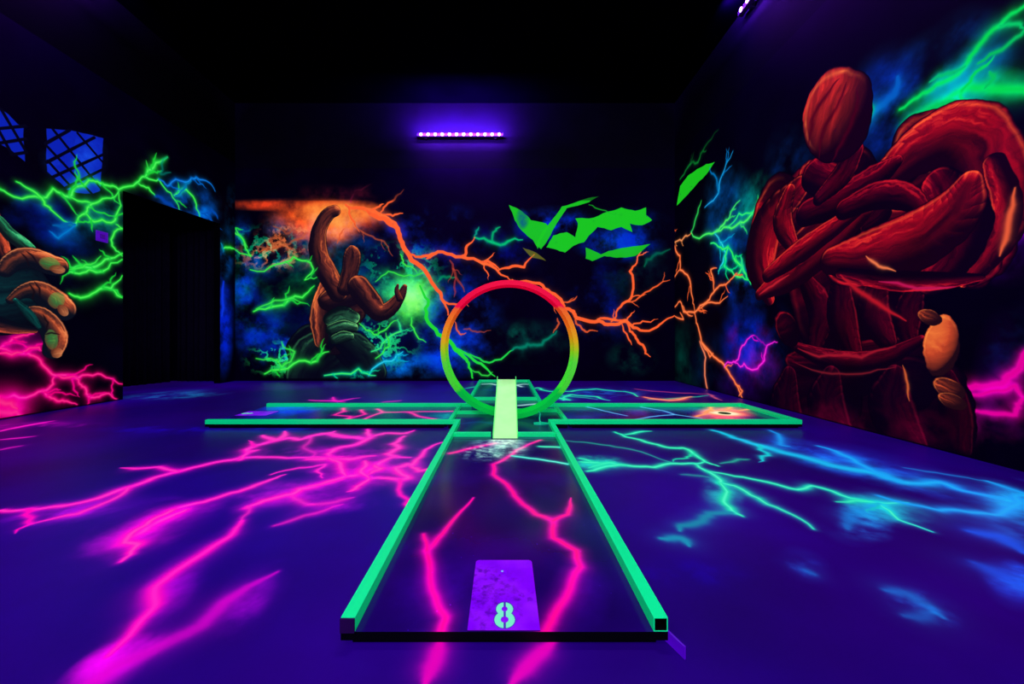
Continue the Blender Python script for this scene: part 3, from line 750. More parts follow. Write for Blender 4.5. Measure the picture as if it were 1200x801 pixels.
# ------------------------------------------------------------------ right wall
rt = Canvas(1.6, YB, 0.0, 4.5, 240, on_right, 44)
for p, rx, ry, c, k in (((1050, 130), 90, 90, (0, 50, 190), 1.2), ((1120, 90), 110, 70, (0, 60, 170), 1.2), ((1150, 100), 80, 26, (0, 190, 90), 1.0), ((870, 320), 60, 70, (0, 50, 190), 1.2),
                        ((850, 250), 40, 70, (0, 70, 150), 1.0), ((880, 400), 60, 60, (0, 30, 190), 1.1), ((890, 240), 50, 50, (0, 130, 120), 1.1), ((925, 190), 40, 50, (0, 40, 120), 1.1), ((1175, 400), 70, 50, (0, 40, 130), 1.0),
                        ((1175, 300), 50, 40, (60, 0, 150), 1.1), ((1160, 490), 90, 50, (150, 0, 120), 1.0), ((875, 400), 36, 30, (150, 0, 150), 0.8), ((890, 430), 30, 30, (140, 0, 120), .8),
                        ((800, 420), 30, 50, (0, 60, 50), 0.8), ((830, 430), 30, 50, (0, 20, 70), 0.9), ((870, 440), 50, 40, (30, 0, 80), 1.0), ((1185, 450), 60, 100, (20, 0, 80), 1.0), ((1140, 50), 60, 50, (0, 40, 120), 1.1)):
    rt.cloud(p, rx, ry, c, k, 0.5, 0.34)
def rb(pts, wd=0.018, c=GREEN, core=GREENC, **k):
    k.setdefault('glow', 3.2); k.setdefault('gi', 0.55); k.setdefault('jag', 0.16)
    rt.bolt(pts, wd, c, core, **k)
UG = (0, 215, 80)
rb([(1055, 128), (1076, 114), (1098, 99), (1131, 78), (1147, 54), (1172, 30), (1200, 8), (1215, -6)], 0.02, UG, None, gi=0.8, glow=4)
rb([(1062, 150), (1080, 136), (1118, 111), (1155, 103), (1200, 105), (1215, 108)], 0.03, UG, None, gi=0.8, glow=4, twigs=3)
rb([(1147, 74), (1175, 58), (1197, 41), (1212, 26)], 0.016, (0, 190, 90), None, glow=4); rb([(1172, 30), (1190, 28), (1200, 33)], 0.014, (0, 200, 100), None)
rb([(1131, 78), (1110, 86), (1090, 96)], .018, (0, 190, 110), None, glow=4); rb([(1155, 103), (1165, 92), (1160, 84)], .016, (0, 190, 90), None)
rb([(1008, 150), (1025, 130), (1048, 111), (1052, 90)], 0.03, (0, 90, 190), None, gi=0.8); rb([(1060, 145), (1090, 128), (1120, 118)], .04, (0, 200, 90), None, gi=.9, glow=3); rb([(1015, 145), (1022, 122)], .03, (0, 170, 110), None)
rt.poly([(793, 241), (797, 218), (806, 206), (817, 198), (828, 192), (838, 189.5), (828, 204), (818, 214), (806, 228)], SG, 0.95, 1.5, rough=0.04)
rb([(797, 210), (806, 196), (818, 190), (826, 172), (842, 152)], 0.02, (10, 150, 50), None, k=0.7, twigs=3)
rb([(826, 243), (834, 236), (842, 226), (846, 206), (859, 177)], 0.02, (0, 110, 190), (60, 190, 230), twigs=3); rb([(842, 226), (838, 206), (832, 196)], .016, (0, 110, 180), None)
rb([(810, 272), (816, 254), (822, 235)], 0.02, (40, 200, 80), None); rb([(810, 272), (824, 276), (838, 272), (847, 264), (855, 255), (867, 235)], 0.024, (40, 210, 90), twigs=2)
rb([(838, 272), (852, 266), (863, 264), (880, 252), (897, 243), (905, 238)], 0.024, (40, 220, 100), twigs=3); rb([(853, 266), (866, 250), (884, 248), (898, 240)], .018, (0, 210, 130), k=.9)
rb([(838, 274), (846, 285), (851, 297), (846, 310), (842, 321)], 0.024, (0, 150, 190), (80, 230, 220), twigs=2); rb([(833, 285), (845, 290), (853, 289), (850, 300), (849, 312), (858, 318), (864, 323)], 0.026, (0, 210, 120), twigs=3)
rb([(853, 289), (862, 306), (872, 318), (880, 333)], 0.024, (0, 210, 90), twigs=2); rb([(862, 300), (870, 312), (864, 324), (876, 328)], .024, (10, 210, 90)); rb([(868, 300), (872, 320)], .02, (0, 200, 150))
def ro(pts, wd=0.024, c=ORANGE, **k):
    k.setdefault('glow', 2.6); k.setdefault('gi', 0.35); k.setdefault('jag', 0.14)
    rt.bolt(pts, wd, c, ORANGEC, **k)
ro([(784, 257), (787, 269), (789, 285), (797, 300), (797, 316), (808, 327), (810, 342), (812, 355), (814, 366)], 0.028, twigs=4); ro([(789, 285), (799, 282), (804, 276), (810, 273)], 0.022, (225, 130, 70), twigs=2)
ro([(797, 316), (792, 322), (785, 333)], 0.018); ro([(788, 292), (776, 294), (765, 296)], .03, (0, 120, 80), k=.7)
ro([(787, 370), (790, 360), (797, 353), (801, 365), (814, 366), (828, 354), (834, 345), (838, 340), (845, 334), (853, 331), (860, 324), (864, 320)], 0.024, twigs=4)
ro([(797, 366), (801, 374), (787, 371)], .02); ro([(837, 341), (836, 328), (833, 316), (840, 314)], 0.022, twigs=2); ro([(818, 362), (834, 354), (853, 347)], 0.018, twigs=2); ro([(800, 358), (806, 368), (812, 370)], .02)
ro([(814, 366), (816, 378), (820, 390), (822, 401), (832, 412), (842, 422), (849, 428), (856, 440), (864, 452), (868, 462), (873, 472)], 0.028, jag=0.08, twigs=1)
ro([(822, 401), (828, 410), (832, 418), (836, 414)], .022); ro([(820, 400), (827, 419), (826, 440), (829, 456), (830, 461)], 0.024, jag=0.06, c=(240, 110, 80)); ro([(862, 450), (870, 458), (866, 464)], .018)
rb([(849, 430), (853, 424), (862, 424), (866, 418), (870, 405), (878, 396), (884, 393)], 0.016, (230, 0, 200), (255, 80, 220), twigs=1); rb([(860, 424), (868, 430), (872, 426), (880, 433), (888, 432), (896, 422), (899, 405), (905, 402), (911, 401)], 0.016, (230, 0, 200), (255, 80, 220), twigs=1)
rb([(884, 393), (890, 398), (899, 405)], .012, (200, 0, 180), None, k=.6)
RP = (225, 0, 150)
rb([(1120, 454), (1128, 455), (1150, 454), (1170, 451), (1180, 447), (1190, 436), (1200, 416), (1212, 400)], 0.022, RP, None, gi=1.0, glow=3)
rb([(1130, 462), (1152, 462), (1176, 458), (1190, 452), (1196, 462), (1200, 467)], 0.014, RP, None, gi=0.9); rb([(1132, 486), (1150, 483), (1175, 485), (1190, 486), (1193, 474), (1200, 467), (1215, 458)], 0.013, RP, None, gi=0.9)
rb([(1160, 282), (1172, 275), (1200, 272), (1215, 274)], 0.012, (130, 0, 200), None, gi=1.0, glow=4); 
# a plain heap of painted boulders in red where the mural has its figure
D0, M0, H0 = (18, 0, 8), (185, 8, 28), (255, 90, 45)
D1, M1, H1 = (8, 0, 6), (100, 0, 22), (215, 24, 36)
D2, M2, H2 = (5, 0, 6), (30, 0, 12), (85, 5, 25)
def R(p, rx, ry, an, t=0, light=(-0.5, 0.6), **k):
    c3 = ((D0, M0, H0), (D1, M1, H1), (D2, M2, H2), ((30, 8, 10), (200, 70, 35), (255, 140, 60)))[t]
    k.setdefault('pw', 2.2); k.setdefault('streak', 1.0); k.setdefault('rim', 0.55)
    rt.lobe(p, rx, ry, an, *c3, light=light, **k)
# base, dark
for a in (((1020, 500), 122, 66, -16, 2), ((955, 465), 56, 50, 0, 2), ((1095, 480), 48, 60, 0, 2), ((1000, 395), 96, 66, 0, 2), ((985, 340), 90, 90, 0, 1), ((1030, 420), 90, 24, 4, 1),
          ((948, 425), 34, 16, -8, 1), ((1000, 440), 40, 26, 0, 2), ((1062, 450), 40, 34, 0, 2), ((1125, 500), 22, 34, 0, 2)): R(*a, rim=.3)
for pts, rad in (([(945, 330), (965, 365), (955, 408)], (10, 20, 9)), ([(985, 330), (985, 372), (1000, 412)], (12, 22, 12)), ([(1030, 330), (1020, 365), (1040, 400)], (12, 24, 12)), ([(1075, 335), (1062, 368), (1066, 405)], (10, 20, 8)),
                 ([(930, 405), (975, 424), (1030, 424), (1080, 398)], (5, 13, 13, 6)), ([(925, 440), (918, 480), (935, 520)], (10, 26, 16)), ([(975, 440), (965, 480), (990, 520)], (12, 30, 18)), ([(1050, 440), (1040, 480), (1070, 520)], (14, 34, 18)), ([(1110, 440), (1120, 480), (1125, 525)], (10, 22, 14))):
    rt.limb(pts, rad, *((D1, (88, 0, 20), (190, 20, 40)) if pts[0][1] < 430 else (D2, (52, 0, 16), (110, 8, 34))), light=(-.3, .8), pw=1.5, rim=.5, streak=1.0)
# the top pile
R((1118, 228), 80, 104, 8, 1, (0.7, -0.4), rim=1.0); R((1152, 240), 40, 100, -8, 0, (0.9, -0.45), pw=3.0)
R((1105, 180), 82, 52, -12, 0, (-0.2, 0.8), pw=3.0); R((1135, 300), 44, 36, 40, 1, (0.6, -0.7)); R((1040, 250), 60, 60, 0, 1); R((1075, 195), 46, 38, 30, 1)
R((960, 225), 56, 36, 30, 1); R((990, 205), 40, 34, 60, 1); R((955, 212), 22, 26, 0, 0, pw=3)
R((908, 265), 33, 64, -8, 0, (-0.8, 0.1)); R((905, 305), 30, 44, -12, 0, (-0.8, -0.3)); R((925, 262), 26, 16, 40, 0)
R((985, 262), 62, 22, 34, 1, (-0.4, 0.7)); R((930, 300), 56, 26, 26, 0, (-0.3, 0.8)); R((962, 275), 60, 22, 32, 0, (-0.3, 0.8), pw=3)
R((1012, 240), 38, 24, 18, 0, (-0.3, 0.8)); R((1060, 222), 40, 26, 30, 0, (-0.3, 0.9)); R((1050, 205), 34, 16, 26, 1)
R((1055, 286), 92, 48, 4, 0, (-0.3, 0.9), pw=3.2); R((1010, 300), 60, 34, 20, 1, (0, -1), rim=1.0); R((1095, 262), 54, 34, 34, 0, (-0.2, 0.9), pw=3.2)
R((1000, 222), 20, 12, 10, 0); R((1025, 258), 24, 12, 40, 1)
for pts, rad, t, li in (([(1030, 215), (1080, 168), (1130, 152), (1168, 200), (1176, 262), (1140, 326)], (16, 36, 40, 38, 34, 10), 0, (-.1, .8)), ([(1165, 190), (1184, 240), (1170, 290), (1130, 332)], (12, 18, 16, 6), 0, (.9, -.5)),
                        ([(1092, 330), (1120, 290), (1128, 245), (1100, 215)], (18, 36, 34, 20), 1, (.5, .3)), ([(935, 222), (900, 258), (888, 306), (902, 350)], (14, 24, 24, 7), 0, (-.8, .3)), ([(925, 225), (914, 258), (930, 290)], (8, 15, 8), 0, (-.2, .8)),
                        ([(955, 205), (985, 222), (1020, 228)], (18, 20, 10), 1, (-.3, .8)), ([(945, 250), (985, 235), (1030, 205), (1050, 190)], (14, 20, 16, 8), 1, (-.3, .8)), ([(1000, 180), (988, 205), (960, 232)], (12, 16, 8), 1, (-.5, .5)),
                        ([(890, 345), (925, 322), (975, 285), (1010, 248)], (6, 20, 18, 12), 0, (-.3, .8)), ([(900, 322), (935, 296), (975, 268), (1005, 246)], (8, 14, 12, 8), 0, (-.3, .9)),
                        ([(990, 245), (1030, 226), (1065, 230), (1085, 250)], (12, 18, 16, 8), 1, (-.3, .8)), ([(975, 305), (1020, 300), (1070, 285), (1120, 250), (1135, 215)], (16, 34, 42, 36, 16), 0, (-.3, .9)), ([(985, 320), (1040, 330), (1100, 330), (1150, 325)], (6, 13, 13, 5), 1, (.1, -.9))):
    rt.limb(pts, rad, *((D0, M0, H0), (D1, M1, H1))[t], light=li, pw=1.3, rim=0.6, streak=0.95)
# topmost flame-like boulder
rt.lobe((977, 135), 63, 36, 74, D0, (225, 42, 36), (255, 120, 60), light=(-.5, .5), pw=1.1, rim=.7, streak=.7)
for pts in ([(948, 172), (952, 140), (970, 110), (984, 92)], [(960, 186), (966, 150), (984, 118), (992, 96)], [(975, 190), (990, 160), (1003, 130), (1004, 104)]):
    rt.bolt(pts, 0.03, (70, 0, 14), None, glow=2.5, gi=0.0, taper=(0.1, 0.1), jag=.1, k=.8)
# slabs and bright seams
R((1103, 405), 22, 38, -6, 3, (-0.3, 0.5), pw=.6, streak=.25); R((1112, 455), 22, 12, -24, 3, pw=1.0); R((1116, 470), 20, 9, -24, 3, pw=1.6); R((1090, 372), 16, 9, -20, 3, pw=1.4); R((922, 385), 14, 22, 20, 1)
for pts, wd, c in (([(985, 322), (1005, 340), (1030, 356), (1062, 376)], 0.022, (180, 20, 30)), 
                   ([(935, 408), (960, 418), (1010, 419), (1050, 406)], 0.014, (150, 20, 35)), ([(932, 425), (975, 438), (1010, 438), (1050, 430)], 0.010, (110, 20, 30)), ([(1172, 300), (1182, 262), (1190, 220)], 0.02, (230, 90, 50)),
                   ([(1030, 330), (1075, 338), (1120, 336)], 0.012, (190, 20, 80)), ([(890, 345), (905, 335), (925, 322)], .014, (190, 30, 40)), ([(1015, 300), (1030, 312), (1050, 318)], .014, (240, 120, 70)), ([(1058, 428), (1064, 450), (1066, 470)], .01, (200, 90, 40))):
    rt.bolt(pts, wd, c, None, glow=2.0, gi=0.4, taper=(0.2, 0.2), jag=.05)
for p in ((960, 490), (1020, 500), (1080, 505)): rt.cloud(p, 50, 26, (90, 0, 30), 0.7, 0.3, 0.4)
vv = (np.arange(rt.h) / rt.ppm)[:, None, None]
rt.a *= np.clip((4.4 - vv) / 0.4, 0, 1)
rt.a[: int(0.015 * rt.ppm)] *= 0.2
right_mat = painted('right_wall_paint', rt.image('right_wall_painting'), wall_base, 0.7, nscale=2.0, var=0.4, spec=0.08)
bm = bmesh.new(); add_box(bm, XR, XR + 0.12, 1.6, YB, 0, 4.5)
uv_planar(bm, rt, (1, 2), (-1, 0, 0))
for bb in ((YF, 1.6, 0, ZC), (1.6, YB, 4.5, ZC)):
    for f in add_box(bm, XR, XR + 0.12, *bb): f.material_index = 1
o = link('wall_right', bm, [right_mat, black_wall]); o['kind'] = 'structure'
box('wall_front', -7.0, XR + 0.12, YF - 0.1, YF, 0, ZC, black)['kind'] = 'structure'
box('ceiling', -7.0, XR + 0.12, YF - 0.1, YB + 0.12, ZC, ZC + 0.1, plain('ceiling_paint', (0.0002, 0.0, 0.001), 0.8, var=0.3, scale=2, spec=0.0))['kind'] = 'structure'

# ------------------------------------------------------------------ lanes
rail_mat = plain('fluorescent_green_rail', (0.0, 0.85, 0.22), 0.35, emit=lin(0, 186, 100), es=0.42, var=0.05, scale=6, spec=0.35)
edge_and_tube_shade = plain('black_edge_and_tube_shade', (.0008, .0006, .0012), 0.5, var=0.3, spec=.08)  # black board edges; also the painted-in shade inside the rail tubes
cap_mat = plain('dark_plastic_cap', (0.02, 0.0, 0.05), 0.5, var=0.2, spec=.2)
ZP, TS = 0.04, 0.042                                # top of the boards, tube size
on_panel = lambda x, y: on_floor(x, y, ZP)


def panel(name, cv, x0, x1, y0, y1, parent, base=(0.009, 0.0, 0.075)):
    img = cv.image(name + '_painting')
    m = painted(name + '_paint', img, base, rough=0.2, spec=0.5, nscale=2.5, var=0.35)
    bm = bmesh.new(); add_box(bm, x0, x1, y0, y1, 0.015, ZP)
    uv_planar(bm, cv, (0, 1), (0, 0, 1))
    for bb in ((x0 + .03, x1 - .03, y0 + .012, y0 + .05), (x0 + .03, x1 - .03, y1 - .07, y1 - .03)):
        for f in add_box(bm, *bb, 0.0, 0.0152): f.material_index = 1
    return link('lane_board', bm, [m, edge_and_tube_shade], parent)


def rail(parent, a, b):
    return square_tube('rail', (a[0], a[1], ZP + TS / 2), (b[0], b[1], ZP + TS / 2), TS, rail_mat, parent)


def speckle(cv, n, c=(60, 90, 220), r=0.004):
    for _ in range(n):
        x = int(cv.rng.integers(0, cv.w - 3)); y = int(cv.rng.integers(0, cv.h - 3))
        cv.a[y:y + int(cv.rng.integers(1, 3)), x:x + int(cv.rng.integers(1, 3))] += col8(c) * float(cv.rng.uniform(.2, .9))


XW, Y0, Y1 = 0.477, 1.094, 3.13
# front lane
L1 = root('golf_lane', 'front lane with two green rails, pink lightning and purple plate numbered 8', 'golf lane', (0, 0, 0), 'lane sections of the cross-shaped course')
cv = Canvas(-XW, XW, Y0, Y1, 500, on_panel, 55)
cv.a[:] = col8((5, 0, 30))
n = fbm(cv.h, cv.w, 200, cv.rng, 6); cv.screen((0, cv.w, 0, cv.h), col8((40, 0, 120)), np.clip((n - .45) * 2, 0, 1) * .5)
def pb(pts, wd=0.016, c=(255, 0, 150), core=(255, 10, 120), **k):
    k.setdefault('glow', 2.6); k.setdefault('gi', 0.75); k.setdefault('jag', 0.05); k.setdefault('taper', (0.8, 1))
    cv.bolt(pts, wd, c, core, **k)
pb([(527, 531), (551, 525), (580, 519)], 0.02)
pb([(634, 515), (605, 527), (578, 544), (578, 556), (597, 571.5), (613, 591), (628, 602.6), (648, 610), (648, 630), (675, 645), (680, 664), (663, 700), (648, 723), (638, 742)], 0.017)
pb([(648, 610), (665, 602.6), (669, 583)], 0.014, taper=(1, .2))
pb([(554.7, 583), (523.6, 618), (500, 645), (504, 676), (512, 707), (521.7, 723), (516, 742)], 0.016, taper=(.3, 1)); pb([(496, 626), (500, 645)], 0.014, k=.8)
cv.cloud((585, 522), 46, 20, (130, 220, 180), 1.1, 0.1, 0.3); cv.cloud((590, 516), 26, 10, (200, 255, 210), 1.2, 0.05, 0.2); cv.cloud((575, 530), 50, 14, (150, 230, 190), 0.9, 0.04, 0.42)  # pale paint at the ramp foot, with the ramp's glow painted in
pb([(600, 534), (605, 534.7), (636, 538.6), (665, 543.6)], 0.016, (40, 230, 190), (140, 255, 230)); pb([(632, 523), (657.6, 524)], 0.02, (40, 230, 160), (100, 255, 200))
for p, rx, ry in (((520, 690), 90, 70), ((680, 690), 40, 60)): cv.cloud(p, rx, ry, (60, 0, 170), 0.5, 0.3, 0.3)  # violet patches; the left one paints in the LED bar's reflection
speckle(cv, 120, (90, 40, 220))
panel('front_lane', cv, -XW, XW, Y0, Y1, L1)
rail(L1, (-XW + TS / 2, Y0), (-XW + TS / 2, Y1)); rail(L1, (XW - TS / 2, Y0), (XW - TS / 2, Y1))
o = box('end_cap', -XW, -XW + TS, Y0 - 0.006, Y0 - 0.0005, ZP, ZP + TS - .001, cap_mat, L1); o['label'] = 'dark end cap closing the left rail'
# corner bracket
bm = bmesh.new()
prism(bm, [(0.470, 1.125), (0.502, 1.045), (0.507, 1.048), (0.476, 1.128)], 'z', 0.0, 0.036)
prism(bm, [(0.440, 1.112), (0.474, 1.112), (0.474, 1.122), (0.440, 1.122)], 'z', 0.001, 0.012)
o = link('corner_bracket', bm, plain('purple_bracket', (0.06, 0.0, 0.2), 0.4, emit=lin(70, 0, 190), es=0.8, var=.2), L1, bevel=0.001); o['label'] = 'purple plate sticking out at the corner'

# number plate
def plate_mesh(parent, cx0, cy0, wd, ln, rot, seed, label):
    """plate with its top side up, digit near the -local-Y end, printed paint in its own canvas"""
    pc = Canvas(0, wd, 0, ln, 900, lambda a, b: (a, b), seed)
    pc.a[:] = col8((112, 0, 232))
    n = fbm(pc.h, pc.w, 60, pc.rng, 6); pc.screen((0, pc.w, 0, pc.h), col8((150, 70, 255)), np.clip((n - .4) * 1.6, 0, 1) * .5)
    for (fx, fy, r_) in ((.2, .62, .1), (.3, .5, .08), (.12, .75, .06), (.22, .35, .09), (.75, .4, .05), (.45, .2, .07), (.3, .08, .05), (.38, .68, .05)):
        st = pc.to; pc.cloud((fx * wd, fy * ln), r_ * 1.4, r_, (40, 0, 120), .9, 0.02, .52, over=True, metres=True)
    # stencil 8 : two rings cut by a narrow vertical bridge
    gx, gy = np.meshgrid((np.arange(pc.w) + .5) / 900, (np.arange(pc.h) + .5) / 900)
    cx = wd * .51; c1, c2 = ln * 0.115, ln * 0.115 + wd * .19
    def ring(cy, ro, ri, sy): d = np.hypot(gx - cx, (gy - cy) * sy); return d, ro, ri
    out = np.zeros(gx.shape, bool); hole = np.zeros(gx.shape, bool); rim = np.zeros(gx.shape, bool)
    for cy, ro_, ri_ in ((c1 + .002, wd * .145, wd * .055), (c2 + .006, wd * .125, wd * .045)):
        d = np.hypot(gx - cx, (gy - cy) * 0.92)
        out |= d < ro_; hole |= d < ri_; rim |= d < ro_ + wd * .012
    rim |= False
    bridge = np.abs(gx - cx) < wd * .017
    num = out & ~hole & ~bridge
    edge_ = rim & ~num
    edge_ &= ~hole
    pc.a[edge_] = col8((20, 50, 140)); pc.a[num] = col8((105, 255, 165))
    h2 = hole
    dt = np.hypot(gx - wd * .47, gy - ln * .8) < wd * .02; pc.a[dt] = col8((100, 230, 220))
    img = pc.image('plate_print')
    m = painted('plate_paint', img, (0.09, 0.0, 0.22), rough=0.3, spec=0.3, es=0.85, nscale=20, var=.2)
    bm = bmesh.new(); r = 0.012
    pts = [(0, 0), (wd, 0), (wd, ln - r), (wd - r * .3, ln - r * .3), (wd - r, ln), (r, ln), (r * .3, ln - r * .3), (0, ln - r)]
    prism(bm, pts, 'z', 0.0, 0.0025)
    uv_planar(bm, pc, (0, 1), (0, 0, 1))
    o = link('number_plate', bm, [m, cap_mat], parent)
    o.location = (cx0, cy0, ZP + 0.0002); o.rotation_euler = (0, 0, rot); o['label'] = label
    return o
plate_mesh(L1, (547.5 - CX) * 1.0936 / F, Y0 + 0.002, 0.213, 0.345, 0.0, 5, 'purple number plate with a stencilled 8')
bm = bmesh.new()

# centre section
L2 = root('golf_lane', 'middle lane section under the loop ring where the four arms meet', 'golf lane', (0, 0, 0), 'lane sections of the cross-shaped course')
YA0, YA1 = 3.68, 4.625
cv = Canvas(-0.64, 0.64, 3.14, YA1, 260, on_panel, 66)
cv.a[:] = col8((2, 8, 34)); n = fbm(cv.h, cv.w, 80, cv.rng, 6); cv.screen((0, cv.w, 0, cv.h), col8((0, 90, 90)), np.clip((n - .45) * 2, 0, 1) * .6)
pb([(535, 497), (560, 494), (578, 496)], .02, (0, 60, 90), None, k=.5); pb([(610, 471), (628, 470), (640, 468)], .02, (60, 190, 180), None, k=.7)
bm = bmesh.new()
img = cv.image('middle_lane_painting'); m = painted('middle_lane_paint', img, (0.006, 0.0, 0.05), rough=0.2, nscale=2.5, var=.3)
prism(bm, [(-XW, 3.14), (XW, 3.14), (XW, YA0), (0.62, YA0), (0.62, YA1), (-0.55, YA1), (-0.55, YA0), (-XW, YA0)], 'z', 0.0, ZP)
uv_planar(bm, cv, (0, 1), (0, 0, 1)); link('lane_board', bm, [m, edge_and_tube_shade], L2)
rail(L2, (-XW + TS / 2, 3.14), (-XW + TS / 2, YA0 + TS)); rail(L2, (XW - TS / 2, 3.14), (XW - TS / 2, YA0 + TS))
for a, b_ in (((-XW + TS, 3.235), (-0.115, 3.235)), ((0.115, 3.235), (XW - TS, 3.235)), ((-0.53, 4.17), (-0.13, 4.17)), ((0.13, 4.28), (0.60, 4.28)), ((-0.54, 3.73), (-0.54, 4.56)), ((0.615, 3.73), (0.615, 4.56))):
    o = square_tube('cross_bar', (a[0], a[1], ZP + 0.018), (b_[0], b_[1], ZP + 0.018), 0.036, rail_mat, L2)

# left arm
L3 = root('golf_lane', 'left arm of the course, open-ended, with purple plate and pink lightning', 'golf lane', (0, 0, 0), 'lane sections of the cross-shaped course')
cv = Canvas(-2.95, -0.56, YA0, YA1, 300, on_panel, 77)
cv.a[:] = col8((10, 0, 60)); cv.cloud((330, 482), 60, 14, (0, 20, 190), 1.2, 0.3, 0.2); cv.cloud((345, 478), 50, 8, (0, 30, 200), 1.0, 0.3, 0.2)
cv.cloud((520, 488), 40, 10, (0, 150, 110), 1.2, .3, .2)
for pts in ([(403, 481.7), (391.7, 486), (410, 487.5), (408, 491)], [(423, 480), (428, 485), (408, 490)], [(426.7, 491), (448, 483), (478, 482.5), (530, 481.7)], [(478, 482.5), (490, 487.5), (510, 491)], [(441.7, 479), (448, 483)], [(402, 478), (403, 482)]):
    pb(pts, 0.02, (240, 0, 140), (255, 40, 160), taper=(1, 1))
XA0, XA1 = -2.935, 2.92
panel('left_arm', cv, XA0, -0.565, YA0, YA1, L3)
rail(L3, (XA0, YA0 + TS / 2), (-XW, YA0 + TS / 2)); rail(L3, (XA0 + .03, YA1 - TS / 2), (-0.40, YA1 - TS / 2))
plate_mesh(L3, XA0 + 0.005, 4.31, 0.24, 0.345, -math.pi / 2, 6, 'small purple number plate at the open end')

# right arm
L4 = root('golf_lane', 'right arm of the course, closed end rail, orange glow painted around the hole', 'golf lane', (0, 0, 0), 'lane sections of the cross-shaped course')
cv = Canvas(0.62, 2.95, YA0, YA1, 300, on_panel, 88)
cv.a[:] = col8((5, 0, 40)); cv.cloud((760, 485), 130, 14, (30, 0, 110), 1.0, .3, .25); cv.cloud((680, 485), 40, 12, (0, 70, 100), 1, .3, .2); cv.cloud((800, 479), 90, 5, (0, 90, 80), 1, .3, .1)
for pts in ([(687, 476.5), (714, 482.5), (735, 487)], [(750, 476.5), (777, 481), (790.5, 485.5), (822, 490)], [(790.5, 485.5), (768, 487.5), (744, 491)]):
    pb(pts, 0.012, (70, 170, 240), (130, 220, 250), taper=(1, .6), glow=2.5)
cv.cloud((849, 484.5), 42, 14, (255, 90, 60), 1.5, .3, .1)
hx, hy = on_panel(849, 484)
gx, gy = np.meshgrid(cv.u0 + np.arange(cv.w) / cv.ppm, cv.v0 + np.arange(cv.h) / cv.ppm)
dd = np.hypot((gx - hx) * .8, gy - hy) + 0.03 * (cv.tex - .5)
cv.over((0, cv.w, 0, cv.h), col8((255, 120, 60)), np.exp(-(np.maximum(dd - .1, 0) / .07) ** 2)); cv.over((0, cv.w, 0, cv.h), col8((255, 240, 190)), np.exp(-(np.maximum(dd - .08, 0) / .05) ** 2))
for pts in ([(834, 482), (833, 476.5)], [(850, 480), (856, 477)], [(826, 485), (816, 488)], [(865, 481), (880, 479)], [(833, 480), (826, 484)]): pb(pts, 0.025, (255, 120, 60), (255, 170, 90))
panel('right_arm', cv, 0.64, XA1, YA0, YA1, L4)
rail(L4, (XW, YA0 + TS / 2), (XA1, YA0 + TS / 2)); rail(L4, (0.42, YA1 - TS / 2), (XA1 , YA1 - TS / 2))
rail(L4, (XA1 - TS / 2, YA0 + TS), (XA1 - TS / 2, YA1 - TS))
bm = bmesh.new()
def disc_ring(bm, cx, cy, r0, r1, z0, z1, n=32):
    v = [[bm.verts.new((cx + r * math.cos(t), cy + r * math.sin(t), z)) for t in [2 * math.pi * k / n for k in range(n)]] for r, z in ((r0, z0), (r0, z1), (r1, z1), (r1, z0))]
    for a in range(4):
        for k in range(n): bm.faces.new((v[a][k], v[a][(k + 1) % n], v[(a + 1) % 4][(k + 1) % n], v[(a + 1) % 4][k]))
disc_ring(bm, hx, hy, 0.056, 0.064, ZP - .002, ZP + .003)
o = link('hole_rim', bm, plain('olive_rim', lin(70, 90, 20), .5, emit=lin(90, 110, 20), es=.6, var=.2), L4); o['label'] = 'dark green rim of the golf hole'
bm = bmesh.new(); bmesh.ops.create_cone(bm, cap_ends=True, segments=32, radius1=.056, radius2=.056, depth=.003, matrix=Matrix.Translation((hx, hy, ZP + .0016)))
o = link('hole_cup', bm, plain('dark_cup', lin(20, 34, 8), .6, emit=lin(38, 60, 10), es=.5, var=.3), L4); o['label'] = 'dark cup of the golf hole'

# far lane
L5 = root('golf_lane', 'far lane beyond the loop, narrow closed end near the back wall', 'golf lane', (0, 0, 0), 'lane sections of the cross-shaped course')
cv = Canvas(-XW, XW, YA1, 7.12, 150, on_panel, 99)
cv.a[:] = col8((2, 6, 34)); cv.cloud((592, 458), 40, 14, (0, 40, 110), 1.0, .4, .2)
for pts in ([(565, 450), (575, 449.5), (582, 451)], [(604, 451), (612, 450), (625, 450)], [(605, 451), (611, 453)], [(607, 475), (628, 473)]): pb(pts, 0.03, (130, 190, 190), (210, 240, 220))
panel('far_lane', cv, -XW, XW, YA1, 7.12, L5)
rail(L5, (-XW + TS / 2, YA1), (-XW + TS / 2, 7.12 - TS)); rail(L5, (XW - TS / 2, YA1), (XW - TS / 2, 7.12 - TS)); rail(L5, (-XW, 7.12 - TS / 2), (XW, 7.12 - TS / 2))
o = square_tube('cross_bar', (-XW + TS, 5.07, ZP + TS / 2), (XW - TS, 5.07, ZP + TS / 2), TS, rail_mat, L5)

